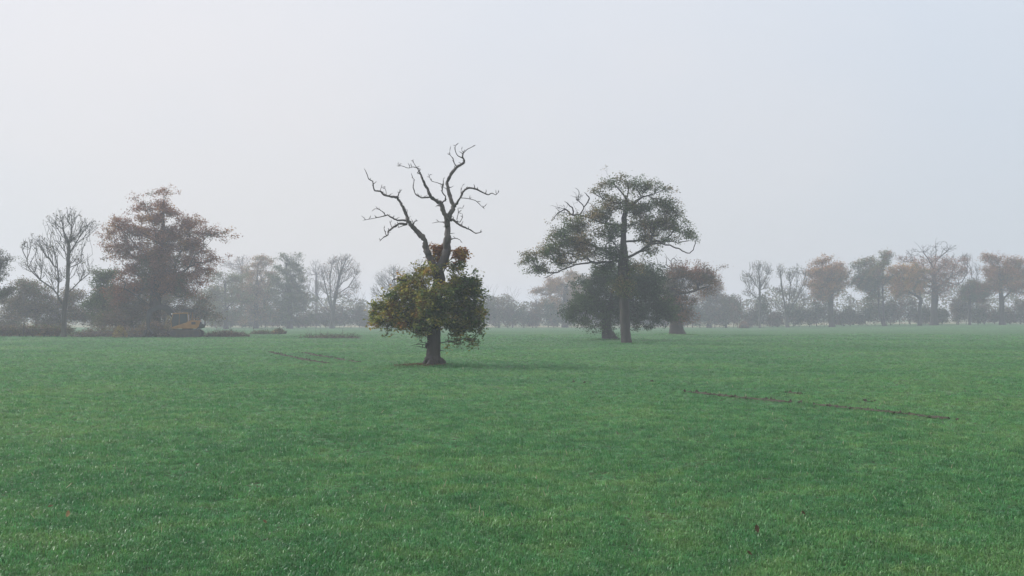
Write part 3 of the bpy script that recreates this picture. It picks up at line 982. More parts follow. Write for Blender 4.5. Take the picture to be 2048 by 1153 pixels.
tree('oak_tree', 'big rust-brown oak with tiered crown behind the excavator', 'tree', 124.0,
     f4([(1062, 1045), (1052, 960), (1050, 880), (1056, 780), (1072, 680), (1085, 580), (1095, 470), (1102, 380), (1105, 290), (1105, 200), (1115, 120)]), .7,
     g4([(1120, 92, 55, 20), (925, 120, 32, 12), (985, 185, 32, 26), (1100, 185, 75, 35), (910, 205, 36, 15), (1170, 235, 65, 26), (960, 270, 55, 22), (795, 300, 72, 38), (1060, 270, 90, 35), (1300, 285, 75, 28), (1230, 330, 110, 40), (760, 370, 44, 22), (950, 355, 130, 50), (1150, 390, 140, 50), (1390, 380, 65, 26), (1480, 375, 50, 16), (715, 440, 52, 15),
         (860, 455, 100, 40), (1080, 470, 160, 55), (1300, 450, 100, 50), (1400, 500, 40, 20), (1430, 540, 40, 26), (1250, 560, 95, 45), (1390, 615, 40, 34), (820, 520, 80, 34), (900, 630, 110, 50), (1080, 630, 140, 55), (1280, 650, 100, 42), (1350, 700, 40, 26), (850, 750, 120, 45), (1080, 730, 140, 50), (1230, 750, 75, 40), (800, 830, 100, 40), (1000, 540, 120, 50), (1100, 560, 150, 50), (950, 700, 130, 50), (1150, 690, 130, 50)]), 3000,
     cols=[OLIVE, BROWN, RUST, RUST, RUST, ORANGE], lpn=14, lsize=.28, lsig=.34, r0=.013, clump=340, cl_r=1.15, shell=.25, flat=.6, bf=.22, pup=.3, wig=.12, limb_r=.12, seed=53, pscale=5, flare=.4,
     bias=lambda C: np.clip((C[:, 2] - 9.5) * .04, -.22, .2),
     limbs=[f4([(1056, 800), (1120, 760), (1180, 680), (1190, 580), (1230, 480)]), f4([(1185, 660), (1300, 595, -1), (1340, 520, -1.4), (1400, 470, -1.6), (1470, 420, -2)]), f4([(1072, 650), (980, 560, 1), (860, 500, 1.8), (760, 450, 2)]), f4([(1095, 430), (980, 380, -1.2), (860, 340, -2), (760, 330, -2.4)]), f4([(1105, 270), (1010, 240), (980, 190), (930, 135)]), f4([(1050, 900), (980, 800, -2), (900, 740, -2.5)])])
tree('holly_bush', 'dark green evergreen tree against the left flank of the rust-brown oak', 'tree', 129.0, f4([(700, 1045), (700, 960), (705, 860), (710, 760)]), .22,
     g4([(720, 660, 80, 60), (680, 740, 80, 70), (650, 840, 70, 60), (740, 780, 90, 90), (720, 900, 90, 50)]), 500, cols=[DKGREEN, GREEN, OLIVE], lpn=14, lsize=.3, lsig=.4, clump=60, bf=.3, seed=55)
tree('bramble_thicket', 'brown leafy thicket filling the space under the rust-brown oak', 'shrub', 123.0, f4([(900, 1045), (900, 1000), (895, 940)]), .12,
     g4([(830, 900, 110, 60), (930, 900, 90, 70), (740, 960, 90, 50), (1010, 940, 70, 60), (880, 980, 120, 40)]), 600, cols=[BROWN, GREYB, OLIVE], lpn=12, lsize=.26, lsig=.4, clump=70, bf=.3, seed=56, pup=.1, min_z=.15)
tree('hawthorn_tree', 'dusky tree cut off by the left edge of the picture', 'tree', 120.0, [(-22, 665), (-22, 620), (-20, 570), (-14, 530)], .25,
     [(-5, 520, 22, 16), (-10, 550, 28, 20), (-25, 545, 30, 34), (5, 585, 16, 16), (-20, 590, 30, 20)], 600, cols=[DKGREEN, GREYB, GREEN], lpn=11, lsize=.26, lsig=.32, clump=70, cl_r=.7, bf=.3, seed=57)
tree('shrub_thicket', 'grey-brown scrubby trees behind the bare ash', 'shrub', 150.0, [(75, 655), (72, 620), (66, 580)], .2,
     [(60, 565, 26, 20), (40, 590, 34, 24), (85, 590, 30, 26), (20, 620, 34, 30), (60, 625, 40, 26), (105, 620, 28, 28), (150, 615, 30, 28), (135, 590, 20, 20), (170, 635, 26, 18), (10, 645, 34, 16), (190, 610, 30, 30), (110, 645, 40, 16)], 1300, cols=[GREYB, OLIVE, BROWN, GREEN], lpn=15, lsize=.34, lsig=.55, clump=150, bf=.3, seed=58, pup=.2, jit=.3)

tree('shrub_thicket', 'dusky scrub closing the gap behind the rust-brown oak and excavator', 'shrub', 150.0, [(330, 655), (330, 620), (330, 590)], .2,
     [(250, 600, 40, 34), (300, 590, 40, 40), (350, 595, 40, 36), (390, 610, 34, 30), (230, 635, 40, 22), (330, 635, 60, 22), (410, 635, 34, 20)], 1100, cols=[GREYB, OLIVE, BROWN, DKGREEN], lpn=14, lsize=.36, lsig=.55, clump=130, bf=.3, seed=59, pup=.2, jit=.3)

# ---- far hedge line, left of the half-dead oak
far = 'hedgerow trees left of the half-dead oak'
tree('oak_tree', 'olive tree in the haze just right of the excavator', 'tree', 168.0, [(452, 658), (452, 620), (450, 570)], .35,
     [(440, 555, 28, 16), (470, 560, 30, 20), (425, 590, 26, 26), (460, 600, 44, 34), (445, 632, 46, 20)], 620, cols=[OLIVE, GREEN, BROWN], lpn=13, lsize=.34, lsig=.5, clump=80, bf=.3, seed=61, group=far)
tree('bare_tree', 'faint bare tree far off, above the olive tree in the haze', 'tree', 245.0, [(482, 652), (482, 600), (484, 540), (486, 515)], .35,
     [(485, 520, 18, 10), (465, 530, 18, 10), (450, 528, 14, 8), (490, 545, 30, 20)], 500, r0=.016, bf=.35, seed=62, cols=[GREYB, BROWN], lpn=2, lsize=.3, lsig=.3, group=far)
tree('oak_tree', 'brown-green oak in the haze left of its bushier neighbour', 'tree', 176.0, [(512, 658), (512, 620), (514, 570), (516, 530)], .4,
     [(512, 520, 20, 9), (528, 528, 22, 12), (500, 540, 24, 14), (520, 560, 40, 26), (495, 590, 30, 30), (530, 610, 40, 34), (505, 635, 30, 16)], 800, cols=[OLIVE, BROWN, TAN, GREEN], lpn=13, lsize=.34, lsig=.45, clump=90, bf=.3, seed=63, group=far)
tree('oak_tree', 'bushy grey-green oak beside the bare forked willow', 'tree', 172.0, [(580, 658), (580, 620), (576, 570), (572, 530)], .42,
     [(563, 512, 14, 8), (588, 516, 16, 8), (570, 530, 26, 14), (588, 548, 24, 18), (570, 575, 36, 28), (605, 600, 28, 30), (570, 620, 44, 30), (600, 635, 30, 18)], 850, cols=[GREEN, DKGREEN, OLIVE], lpn=13, lsize=.33, lsig=.42, clump=100, bf=.3, seed=64, group=far)
tree('bare_tree', 'faint bare tree in the gap left of the forked willow', 'tree', 240.0, [(634, 652), (633, 600), (632, 550)], .3,
     [(632, 530, 14, 14), (624, 550, 16, 16), (642, 545, 14, 16), (632, 575, 22, 20)], 600, r0=.018, bf=.4, seed=65, pup=1, group=far)
tree('willow_tree', 'bare forked willow with upswept branches in the haze', 'tree', 178.0, [(664, 658), (666, 630), (668, 610), (674, 580), (680, 550), (692, 520)], .38,
     [(690, 518, 22, 14), (668, 525, 18, 16), (708, 540, 16, 20), (650, 545, 16, 20), (680, 545, 28, 22), (640, 570, 12, 20), (712, 570, 12, 18), (665, 580, 24, 20), (700, 590, 16, 18)], 1700, r0=.014, bf=.6, pang=1.2, pup=1.6, upt=.8, wig=.05, bark='ash', seed=66, shell=.15, limb_r=.12, cols=[GREYB, BROWN], lpn=.5, lsize=.25, lsig=.2, group=far,
     limbs=[[(664, 625), (655, 590), (648, 560), (642, 535)], [(666, 622), (660, 570), (664, 530), (668, 512)], [(672, 590), (696, 575), (712, 550)], [(662, 632), (645, 608), (632, 585)], [(680, 560), (676, 530), (682, 508)]])
tree('ash_tree', 'pale bare ash in the haze behind the half-dead oak', 'tree', 176.0, [(790, 658), (790, 625), (790, 590), (788, 555)], .3,
     [(790, 540, 26, 14), (765, 555, 20, 18), (812, 550, 18, 16), (750, 580, 14, 16), (785, 570, 36, 22), (760, 600, 20, 14), (820, 585, 20, 20)], 1300, r0=.014, bf=.6, pup=1.6, upt=.75, bark='ash', seed=67, shell=.2, cols=[GREYB, OLIVE], lpn=.4, lsize=.2, lsig=.2, group=far)
tree('bare_tree', 'faint bare treetop behind the fork of the half-dead oak', 'tree', 245.0, [(836, 652), (836, 600), (836, 550)], .3,
     [(838, 525, 14, 10), (828, 540, 16, 12), (850, 545, 16, 14), (836, 565, 24, 18)], 500, r0=.018, bf=.4, pup=1, seed=68, group=far)

# ---- far hedge line, middle
mid = 'hedgerow trees around the tall oak'
tree('oak_tree', 'broad tan oak in the haze left of the tall oak', 'tree', 190.0, [(1130, 656), (1130, 620), (1132, 580), (1140, 560)], .5,
     [(1150, 552, 26, 10), (1115, 565, 26, 12), (1090, 585, 22, 12), (1170, 560, 20, 14), (1140, 585, 44, 20), (1105, 610, 36, 18), (1160, 610, 40, 24)], 900, cols=[TAN, BROWN, OLIVE], lpn=13, lsize=.36, lsig=.45, clump=90, bf=.3, seed=71, group=mid)
tree('oak_tree', 'thinning grey-brown oak behind the hollow-footed oak', 'tree', 185.0, [(1418, 656), (1418, 620), (1416, 580)], .4,
     [(1415, 553, 20, 10), (1400, 560, 24, 14), (1432, 575, 16, 16), (1410, 590, 30, 22), (1440, 605, 18, 18)], 750, cols=[BROWN, GREYB, TAN], lpn=6, lsize=.32, lsig=.4, clump=90, bf=.35, seed=72, group=mid)
tree('sallow_bush', 'twiggy upright bush at the right end of the middle hedge', 'shrub', 183.0, [(1452, 657), (1452, 640), (1454, 620)], .2,
     [(1450, 600, 14, 14), (1465, 610, 14, 14), (1445, 625, 20, 16), (1468, 632, 18, 14)], 600, r0=.014, bf=.5, pup=1.0, cols=[GREYB, OLIVE], lpn=4, lsize=.3, lsig=.3, seed=73, bark='ash')
tree('sallow_bush', 'twiggy pale bush beside the half-dead oak, left end of the middle hedge', 'shrub', 188.0, [(998, 657), (998, 640), (1000, 625)], .2,
     [(990, 605, 16, 12), (1010, 603, 14, 12), (985, 625, 22, 16), (1012, 628, 22, 14)], 650, r0=.014, bf=.5, pup=1.0, cols=[GREYB, OLIVE], lpn=3, lsize=.3, lsig=.3, seed=74, bark='ash')

# ---- right: trees along the hedge
f5, g5 = zc(1440, 450, 3.368)
rt = 'trees along the right-hand hedge'
DR = 172.0
tree('ash_tree', 'slim bare ash at the left end of the right-hand hedge', 'tree', DR, f5([(268, 700), (268, 600), (268, 510), (267, 440), (265, 360), (262, 250)]), .2,
     g5([(262, 270, 75, 40), (180, 345, 50, 45), (330, 310, 36, 55), (185, 450, 50, 35), (240, 360, 90, 60), (310, 400, 40, 50), (230, 480, 50, 30)]), 1200, r0=.014, bf=.6, pang=1.2, pup=1.5, upt=.75, wig=.05, bark='ash', seed=81, shell=.2, flare=.3, cols=[GREYB, OLIVE], lpn=.3, lsize=.2, lsig=.2, group=rt,
     limbs=[f5([(267, 430), (205, 350), (150, 310)]), f5([(267, 425), (320, 335), (345, 265)]), f5([(268, 510), (215, 465), (155, 450)])])
tree('willow_tree', 'bare many-stemmed willow right of the slim bare ash', 'tree', DR + 2, f5([(458, 700), (450, 640), (440, 560), (420, 450), (410, 350), (405, 270)]), .28,
     g5([(405, 310, 36, 55), (470, 330, 40, 60), (520, 310, 36, 55), (575, 340, 36, 60), (400, 440, 50, 50), (500, 440, 80, 60), (380, 530, 40, 40), (560, 470, 40, 50), (450, 560, 70, 50)]), 1500, r0=.014, bf=.65, pang=1.2, pup=1.8, upt=.85, wig=.05, bark='ash', seed=82, shell=.1, limb_r=.1, cols=[GREYB, OLIVE, GREEN], lpn=.6, lsize=.22, lsig=.3, group=rt,
     limbs=[f5([(455, 650), (480, 560), (515, 420), (518, 270)]), f5([(452, 640), (465, 520), (475, 400), (470, 300)]), f5([(455, 660), (520, 600), (560, 545), (600, 520)]), f5([(480, 560), (540, 450), (575, 340)])])
tree('oak_tree', 'round orange-brown oak right of the many-stemmed willow', 'tree', DR, f5([(755, 695), (748, 620), (745, 550), (748, 470), (745, 390), (735, 320)]), .42,
     g5([(690, 255, 60, 30), (800, 280, 55, 28), (640, 330, 60, 40), (740, 335, 100, 50), (640, 410, 70, 40), (790, 390, 60, 36), (650, 480, 60, 36), (725, 470, 55, 40), (840, 330, 30, 30)]), 800, cols=[TAN, ORANGE, BROWN, OLIVE], lpn=14, lsize=.32, lsig=.4, clump=90, cl_r=1.0, flat=.8, shell=.25, bf=.25, seed=83, group=rt, limb_r=.1,
     limbs=[f5([(748, 480), (810, 430), (860, 400)])])
tree('oak_tree', 'twin-stemmed dark green oak with a tan top', 'tree', DR, f5([(1108, 690), (1103, 600), (1098, 520), (1094, 440), (1095, 350), (1104, 260), (1112, 190)]), .3,
     g5([(1110, 190, 36, 28), (1112, 250, 42, 45), (1000, 245, 55, 28), (930, 275, 42, 22), (1030, 310, 75, 42), (930, 385, 55, 34), (1000, 410, 60, 32), (1120, 370, 50, 44), (1040, 490, 70, 20), (1010, 340, 60, 40)]), 850, cols=[DKGREEN, GREEN, OLIVE, BROWN, TAN], lpn=13, lsize=.32, lsig=.4, clump=100, cl_r=.9, flat=.8, shell=.25, bf=.25, seed=84, group=rt, limb_r=.1,
     bias=lambda C: np.clip((C[:, 2] - 13.5) * .1, -.12, .45), limbs=[f5([(1100, 690), (1072, 600), (1068, 520), (1070, 440), (1060, 350)])])
tree('field_maple', 'low golden-leaved tree leaning left under the bare-topped oak', 'tree', DR - 3, f5([(1345, 690), (1344, 620), (1346, 550), (1350, 500), (1320, 470)]), .3,
     g5([(1190, 310, 60, 30), (1270, 300, 70, 24), (1350, 315, 50, 18), (1220, 390, 60, 42), (1185, 460, 44, 44), (1330, 415, 55, 40), (1250, 460, 40, 24)]), 700, cols=[YELLOW, ORANGE, TAN, OLIVE], lpn=13, lsize=.32, lsig=.4, clump=80, cl_r=.9, flat=.8, shell=.25, bf=.25, seed=85, group=rt,
     bias=lambda C: np.clip((C[:, 0] - 66) * .05, -.3, .5), limbs=[f5([(1350, 500), (1290, 460), (1230, 430)])])
tree('oak_tree', 'thick-trunked oak with bare top and sparse brown lower leaves', 'tree', DR, f5([(1440, 685), (1440, 620), (1442, 550), (1446, 470), (1446, 400), (1442, 340)]), .55,
     g5([(1290, 200, 60, 50), (1400, 165, 60, 44), (1490, 150, 60, 46), (1560, 155, 44, 30), (1640, 220, 40, 50), (1225, 230, 32, 30), (1640, 320, 50, 45), (1530, 270, 60, 44), (1380, 360, 80, 34), (1500, 350, 80, 44), (1485, 460, 55, 44), (1420, 310, 60, 20)]), 1500, r0=.014, bf=.4, pang=.9, pup=.6, wig=.14, seed=86, group=rt, limb_r=.12, cols=[BROWN, RUST, GREYB], lpn=4, lsize=.32, lsig=.3,
     leaf_sel=lambda T_: T_[:, 2] < 11.8,
     limbs=[f5([(1442, 345), (1425, 270), (1370, 185), (1310, 112)]), f5([(1444, 345), (1465, 250, 1), (1470, 150, 1.4), (1469, 82, 1.5)]), f5([(1466, 245, 1), (1530, 180, .5), (1590, 140, 0)]), f5([(1446, 410), (1340, 330, -1), (1290, 250, -1.5), (1240, 180, -2)]), f5([(1446, 440), (1500, 390, -1), (1590, 400, -1.5), (1640, 330, -2), (1640, 210, -2)])])
tree('hawthorn_tree', 'small green-brown tree between the two biggest right-hand oaks', 'tree', DR, f5([(1682, 680), (1680, 610), (1682, 550), (1686, 480)]), .2,
     g5([(1680, 440, 50, 26), (1730, 430, 50, 34), (1780, 460, 44, 30), (1650, 460, 30, 20), (1710, 490, 60, 36), (1690, 395, 34, 30), (1750, 500, 40, 30)]), 520, cols=[GREEN, OLIVE, BROWN], lpn=12, lsize=.32, lsig=.4, clump=50, bf=.25, seed=87, group=rt)
tree('bare_tree', 'faint bare tree behind the small green-brown tree', 'tree', 225.0, f5([(1700, 660), (1700, 540), (1705, 400)]), .3,
     g5([(1660, 230, 40, 50), (1720, 300, 40, 50), (1690, 380, 60, 40), (1740, 380, 30, 40)]), 700, r0=.016, bf=.4, pup=.9, seed=88, group=rt)
tree('oak_tree', 'tan-brown oak at the right edge of the picture', 'tree', DR - 4, f5([(1900, 680), (1898, 600), (1898, 540), (1892, 470), (1886, 400), (1880, 320)]), .42,
     g5([(1795, 220, 44, 26), (1870, 230, 55, 34), (1960, 250, 55, 34), (2030, 260, 50, 34), (1810, 315, 55, 40), (1930, 340, 95, 50), (2030, 350, 60, 50), (1850, 420, 70, 34), (1990, 440, 60, 36), (2060, 430, 50, 30)]), 950, cols=[TAN, BROWN, RUST, OLIVE], lpn=12, lsize=.32, lsig=.4, clump=110, cl_r=1.0, flat=.8, shell=.25, bf=.25, seed=89, group=rt, limb_r=.12,
     limbs=[f5([(1898, 520), (1950, 455), (2000, 400), (2050, 380)])])

M['dry'] = noise_mat('dry_grass', (.10, .085, .045), (.22, .18, .10), 2.5, .9)
# ------------------------------------------------------------------ hedges: a row of shrubs each
def hedge(label, px0, px1, D0, D1_, top, step, seed, cols, dens=1.0, saplings=.45):
    r = np.random.default_rng(seed)
    xs = np.arange(px0, px1, step)
    root = thing('hedge', label, 'hedge', G(.5 * (px0 + px1), .5 * (D0 + D1_)))
    o3 = np.array(root.location)
    for i, x in enumerate(xs):
        x = x + r.normal() * step * .2
        Dh = D0 + (D1_ - D0) * (i / max(1, len(xs) - 1)) + r.normal() * .6
        b = G(x, Dh)
        h = max(1.2, (655 - top(x)) * Dh / FPX * r.uniform(.7, 1.55))
        w = step * Dh / FPX * r.uniform(.7, 1.1)
        n = int(90 * dens)
        d = r.normal(size=(n, 3))
        d /= np.linalg.norm(d, axis=1, keepdims=True)
        T_ = b + np.array([0, 0, h * .55]) + d * (r.random((n, 1)) ** .4) * np.array([w, 1.1, h * .5])
        T_[:, 2] = np.maximum(T_[:, 2], b[2] + .25)
        nodes, par = grow([b + np.array([0, 0, -.1]), b + np.array([r.normal() * .1, 0, h * .2])], [-1, 0], T_, .4, .8, .6)
        m = int(n * 15)
        C = T_[r.integers(0, n, m)] + r.normal(size=(m, 3)) * .3 * Dh / 180
        C = C[C[:, 2] > b[2] + .1 + .5 * r.random(m)]
        mb = MB()
        f = r.normal() * .25
        leaves(mb, C, .3 * Dh / 180, .4, palette(C, cols, seed + i, 3, .3, np.full(len(C), f)), seed + 7 * i)
        sh = mb.build('shrub', M['leaf'], root, o3)
        wood(nodes, par, .09, .013, .1, seed + i)[0].build('stem', M['twig'], sh, o3)
        if saplings and r.random() < saplings:              # thin bare saplings standing up out of the hedge
            hs_ = h * r.uniform(1.3, 1.9)
            n2 = 130
            T_ = b + np.array([0, 0, hs_ * .62]) + r.normal(size=(n2, 3)) * np.array([hs_ * .13, hs_ * .13, hs_ * .2])
            T_[:, 2] = np.clip(T_[:, 2], b[2] + .8, b[2] + hs_)
            nd, pr = grow([b + np.array([0, 0, -.1]), b + np.array([0, 0, hs_ * .3]), b + np.array([r.normal() * .2, 0, hs_ * .6])], [-1, 0, 1], T_, .7, 1.2, 1.2)
            wood(nd, pr, .11, .015, .08, seed + i)[0].build('sapling', M['twig'], root, o3)
    return root


HC = [DKGREEN, OLIVE, GREYB, BROWN]
hedge('low hazy hedge running behind the field left of the half-dead oak', 430, 870, 276, 278, lambda x: 632 - 16 * math.exp(-((x - 690) / 45) ** 2), 17, 301, HC)
hedge('grey hedge running behind the field between the half-dead oak and the tall oak group', 872, 1475, 280, 273, lambda x: 612 + 8 * math.sin(x * .03) + 10 * math.exp(-((x - 1000) / 40) ** 2), 17, 302, HC)
hedge('dark hedge running along the right side under the line of trees', 1478, 2110, 270, 262, lambda x: 618 + 9 * math.sin(x * .045) + 6 * math.sin(x * .11), 17, 303, HC)
hedge('low bramble bank at the far left in front of the bare ash', -40, 150, 119, 121, lambda x: 652 + 3 * math.sin(x * .12), 16, 304, [OLIVE, GREYB, BROWN, GREEN], .7, 0)

# a wood far behind the hedge, one grey mass in the mist
wr = np.random.default_rng(900)
mb = MB()
NW = 30000
px = wr.uniform(-150, 2200, NW)
tp = 602 - 7 * np.sin(px * .021) - 5 * np.sin(px * .057 + 1) - 4 * np.sin(px * .13 + 2)
tp = tp - 46 * np.exp(-((px - 525) / 88) ** 4) - 22 * np.exp(-((px - 1800) / 260) ** 4) * (1 + .4 * np.sin(px * .05))
yy = wr.uniform(335, 375, NW)
fz = wr.random(NW) ** .8
xx = (px - 1024) / FPX * yy
zt = EYE + (HORIZON - tp) * yy / FPX
zb = gz(xx, yy)
C = np.column_stack([xx, yy, zb + .2 + (zt - zb) * fz])
leaves(mb, C, .95, .3, palette(C, [GREYB, OLIVE, DKGREEN, BROWN], 901, 9, .25), 902)
tag(mb.build('far_woodland', M['leaf']), 'grey mass of distant scrub woodland fading into the mist', kind='stuff')

# low bank under the hedges and scrub, right side
def heap(name, label, cat, px, D, wpx, hpx, depth, cols, n, lsize, seed, stick='twig', mat=None, ns=40, sl=1.6):
    """a heap: a lumpy core, sticks poking out and leaves over it"""
    r = np.random.default_rng(seed)
    b = G(px, D)
    k = D / FPX
    w, h = wpx * k / 2, hpx * k
    root = thing(name, label, cat, b)
    a, e = np.meshgrid(np.linspace(0, 2 * math.pi, 25)[:-1], np.linspace(0, 1, 8))
    rad = np.sqrt(np.maximum(0, 1 - e ** 2.2))
    v = np.stack([np.cos(a) * rad * w, np.sin(a) * rad * depth, e * h * .6 - .08], -1)
    v = v + (snoise(v.reshape(-1, 3), 1.1, seed).reshape(v.shape[:2])[..., None]) * np.array([.2, .2, .22])
    q = [(i * 24 + j, i * 24 + (j + 1) % 24, (i + 1) * 24 + (j + 1) % 24, (i + 1) * 24 + j) for i in range(7) for j in range(24)]
    MB().add(v, q).build('core', M[mat or 'soil'], root)
    mb = MB()
    for _ in range(int(ns * 1.8)):
        t = r.uniform(0, 6.283)
        f = r.random() ** .5
        p = np.array([math.cos(t) * w * f, math.sin(t) * depth * f, h * .7 * (1 - f * f)])
        d = np.array([r.normal(), r.normal() * .7, abs(r.normal()) * .5])
        d /= np.linalg.norm(d)
        l = r.uniform(.4, sl)
        mb.tube([p - d * l * .4, p + d * l * .2 + r.normal(size=3) * .08, p + d * l * .7], [r.uniform(.015, .05), .022, .006], 4)
    if ns: tag(mb.build('sticks', M[stick], root), None, kind='stuff')
    if n:
        n = int(n * 2.2)
        t = r.uniform(0, 6.283, n)
        f = r.random(n) ** .5
        C = np.column_stack([np.cos(t) * w * f * 1.05, np.sin(t) * depth * f * 1.05, h * .9 * (1 - f ** 2.2) + r.normal(size=n) * .17 + .05])
        mb = MB()
        leaves(mb, C, lsize * .8, .5, palette(C, cols, seed + 1, 1.2, .3), seed + 2)
        tag(mb.build('litter', M['leaf'], root), None, kind='stuff')
    return root


heap('brush_pile', 'long dark pile of cut brushwood left of the excavator', 'brushwood', 225, 119, 170, 17, 1.8, [GREYB, BROWN, DKGREEN], 900, .22, 401, ns=120)
heap('brush_pile', 'dark tangle of brushwood at the foot of the rust-brown oak', 'brushwood', 305, 118.5, 75, 30, 1.6, [GREYB, BROWN, OLIVE], 700, .22, 402, ns=90)
heap('brush_pile', 'low purplish brushwood trailing off right of the excavator', 'brushwood', 452, 119, 95, 10, 1.5, [GREYB, BROWN], 500, .2, 403, ns=90)
heap('straw_mound', 'pale olive mound standing out before the dark brushwood', 'mound', 240, 116.5, 28, 19, .8, [TAN, YELLOW, OLIVE], 900, .16, 404, mat='dry', ns=10, sl=.8)
heap('tan_heap', 'rounded pale tan heap pressed against the excavator cab', 'mound', 340, 119.5, 26, 44, 1.0, [TAN, OLIVE, TAN], 600, .18, 405, mat='dry', ns=10, sl=.8)
heap('scrub_patch', 'small tan scrub clump left standing in the green field', 'shrub', 557, 138, 26, 8, .8, [TAN, OLIVE, GREYB], 420, .2, 406, ns=30)
heap('scrub_patch', 'low green weed patch beside the tan scrub clump', 'shrub', 522, 137, 42, 5, .9, [GREEN, OLIVE, GREYB], 420, .2, 407, ns=20)
heap('fallen_branch_heap', 'long flat scatter of dark fallen branches on the green field', 'branches', 660, 112, 118, 2.2, 1.6, [DKGREEN, OLIVE, GREYB], 500, .18, 408, ns=90, sl=1.8)
heap('bramble_mound', 'reddish bramble mound in the hedge gap, left of the slim bare ash', 'shrub', 1487, 258, 20, 14, 1.0, [RUST, BROWN, GREYB], 300, .28, 409, ns=30)
for px, lb in ((62, 'tan dry grass clump right of the leaning post'), (95, 'tan dry grass clump beside the trunk of the bare ash'), (20, 'tan dry grass clump left of the leaning post')):
    heap('dry_grass', lb, 'grass', px, 124, 44, 17, .8, [TAN, ORANGE, OLIVE], 500, .25, 420 + px, mat='dry', ns=0)

# leaning post at the far left
b = G(46, 117)
p1 = P(48, 647, 117)
tag(MB().tube(*catmull([b + np.array([0, 0, -.2]), .5 * (b + p1) + np.array([.03, 0, 0]), p1], [.07, .065, .05], 4), 7, cap=True, lobes=.05).build('fence_post', M['bark'], None, b), 'old leaning wooden post in the bramble bank at far left', 'post')
# broken pale branches in the brush
b = G(291, 116.8)
pb = [P(x, y, 116.8) for x, y in ((297, 662), (283, 655), (286, 645), (293, 634), (291, 628))]
tag(MB().tube(*catmull(pb, [.035, .035, .03, .035, .02], 4), 6, cap=True, lobes=.08).build('split_branch', M['dry'], None, b), 'pale split branch standing in the brushwood under the rust-brown oak', 'branch')

# ------------------------------------------------------------------ the excavator
def paint(name, c, rough=.5, metallic=0.0):
    return noise_mat(name, tuple(x * .7 for x in c), c, 2.2, rough, .15, 20, metallic=metallic, lo=.25, hi=.6)


M['orange'] = paint('orange_yellow_paint', (.31, .155, .032))
M['black'] = paint('black_steel', (.035, .035, .037), .6)
M['track'] = paint('muddy_track_steel', (.075, .062, .05), .8)
M['glass'] = noise_mat('dark_cab_glass', (.02, .028, .03), (.03, .04, .042), 1.0, .08)
M['pale'] = paint('pale_worn_steel', (.6, .6, .6), .35)
M['lamp'] = noise_mat('lamp_lens', (.75, .75, .75), (.85, .85, .85), 2, .15)
DE = 117.0
eb = G(375, DE)
ex = thing('excavator', 'orange tracked excavator parked beneath the rust-brown oak', 'excavator', eb, rotz=.12)
for sy in (-1.15, 1.15):                                    # tracks: rounded loop of shoes with wheels inside
    tr = MB()
    ol = [(-1.75, .45), (-1.62, .16), (-1.3, .04), (1.3, .04), (1.62, .16), (1.75, .45), (1.62, .76), (1.3, .88), (-1.3, .88), (-1.62, .76)]
    tr.prism(ol, sy - .27, sy + .27, .03)
    to = tr.build('track', M['track'], ex, smooth=False)
    sh = MB()
    for i in range(20):
        x = -1.3 + i * 2.6 / 19
        for z in (.02, .9):
            sh.box((-.055, -.3, -.025), (.055, .3, .025), at=(x, sy, z))
    tag(sh.build('shoe_row', M['black'], to, smooth=False), None, kind='stuff')
    for x, rr_ in ((-1.3, .33), (1.3, .33), (-.7, .16), (-.25, .16), (.25, .16), (.7, .16)):
        MB().cyl((x, sy - .32, .46 if rr_ > .2 else .24), (x, sy + .32, .46 if rr_ > .2 else .24), rr_, 16).build('wheel', M['black'], to)
MB().cyl((0, 0, .7), (0, 0, 1.08), .62, 20).build('slew_ring', M['black'], ex)
MB().box((-.9, -.95, .45), (.9, .95, .78)).build('undercarriage', M['black'], ex, smooth=False)
body = MB().prism([(-1.5, 1.02), (1.25, 1.02), (1.62, 1.3), (1.72, 1.62), (1.62, 1.95), (.55, 1.95), (.42, 1.84), (-1.5, 1.2)], -1.2, 1.25, .05).build('body', M['orange'], ex, smooth=False)
MB().prism([(1.18, .96), (1.74, 1.12), (1.9, 1.45), (1.82, 1.74), (1.7, 1.84), (1.45, 1.2)], -1.23, 1.27, .06).build('counterweight', M['black'], body, smooth=False)
MB().box((.68, -1.212, 1.5), (1.15, -1.2, 1.8)).build('grille', M['black'], body, smooth=False)
MB().box((1.78, -1.0, 1.55), (2.02, -.72, 1.98)).box((1.74, -1.1, 1.98), (1.9, -.8, 2.12)).build('tool_box', M['pale'], body, smooth=False)
MB().tube([(.8, .5, 1.9), (.8, .5, 2.35), (.9, .5, 2.5)], [.06, .06, .05], 8).build('exhaust', M['black'], body)
hr = MB()
for x in (.62, 1.05, 1.5):
    hr.tube([(x, -1.1, 1.93), (x, -1.1, 2.2)], [.02, .02], 5)
hr.tube([(.62, -1.1, 2.2), (1.5, -1.1, 2.2)], [.02, .02], 5)
hr.build('handrail', M['orange'], body)
cab = MB()
co = [(-1.52, 1.12), (-1.62, 1.9), (-1.38, 2.72), (.22, 2.78), (.3, 1.86), (-.35, 1.2)]
for i in range(len(co)):                                    # cab frame: a post along each edge, both sides
    a_, b_ = co[i], co[(i + 1) % len(co)]
    for y in (-1.18, -.12):
        cab.tube([(a_[0], y, a_[1]), (b_[0], y, b_[1])], [.04, .04], 6, cap=True)
for x, z in co:
    cab.tube([(x, -1.18, z), (x, -.12, z)], [.04, .04], 6)
cab.tube([(-.72, -1.18, 1.16), (-.68, -1.18, 2.74)], [.03, .03], 6)
cb = cab.build('cab', M['orange'], ex)
ci_ = [(x * .97 - .01, z * .985 + .03) for x, z in co]
MB().prism(ci_, -1.15, -.15, .02).build('cab_window', M['glass'], cb, smooth=False)
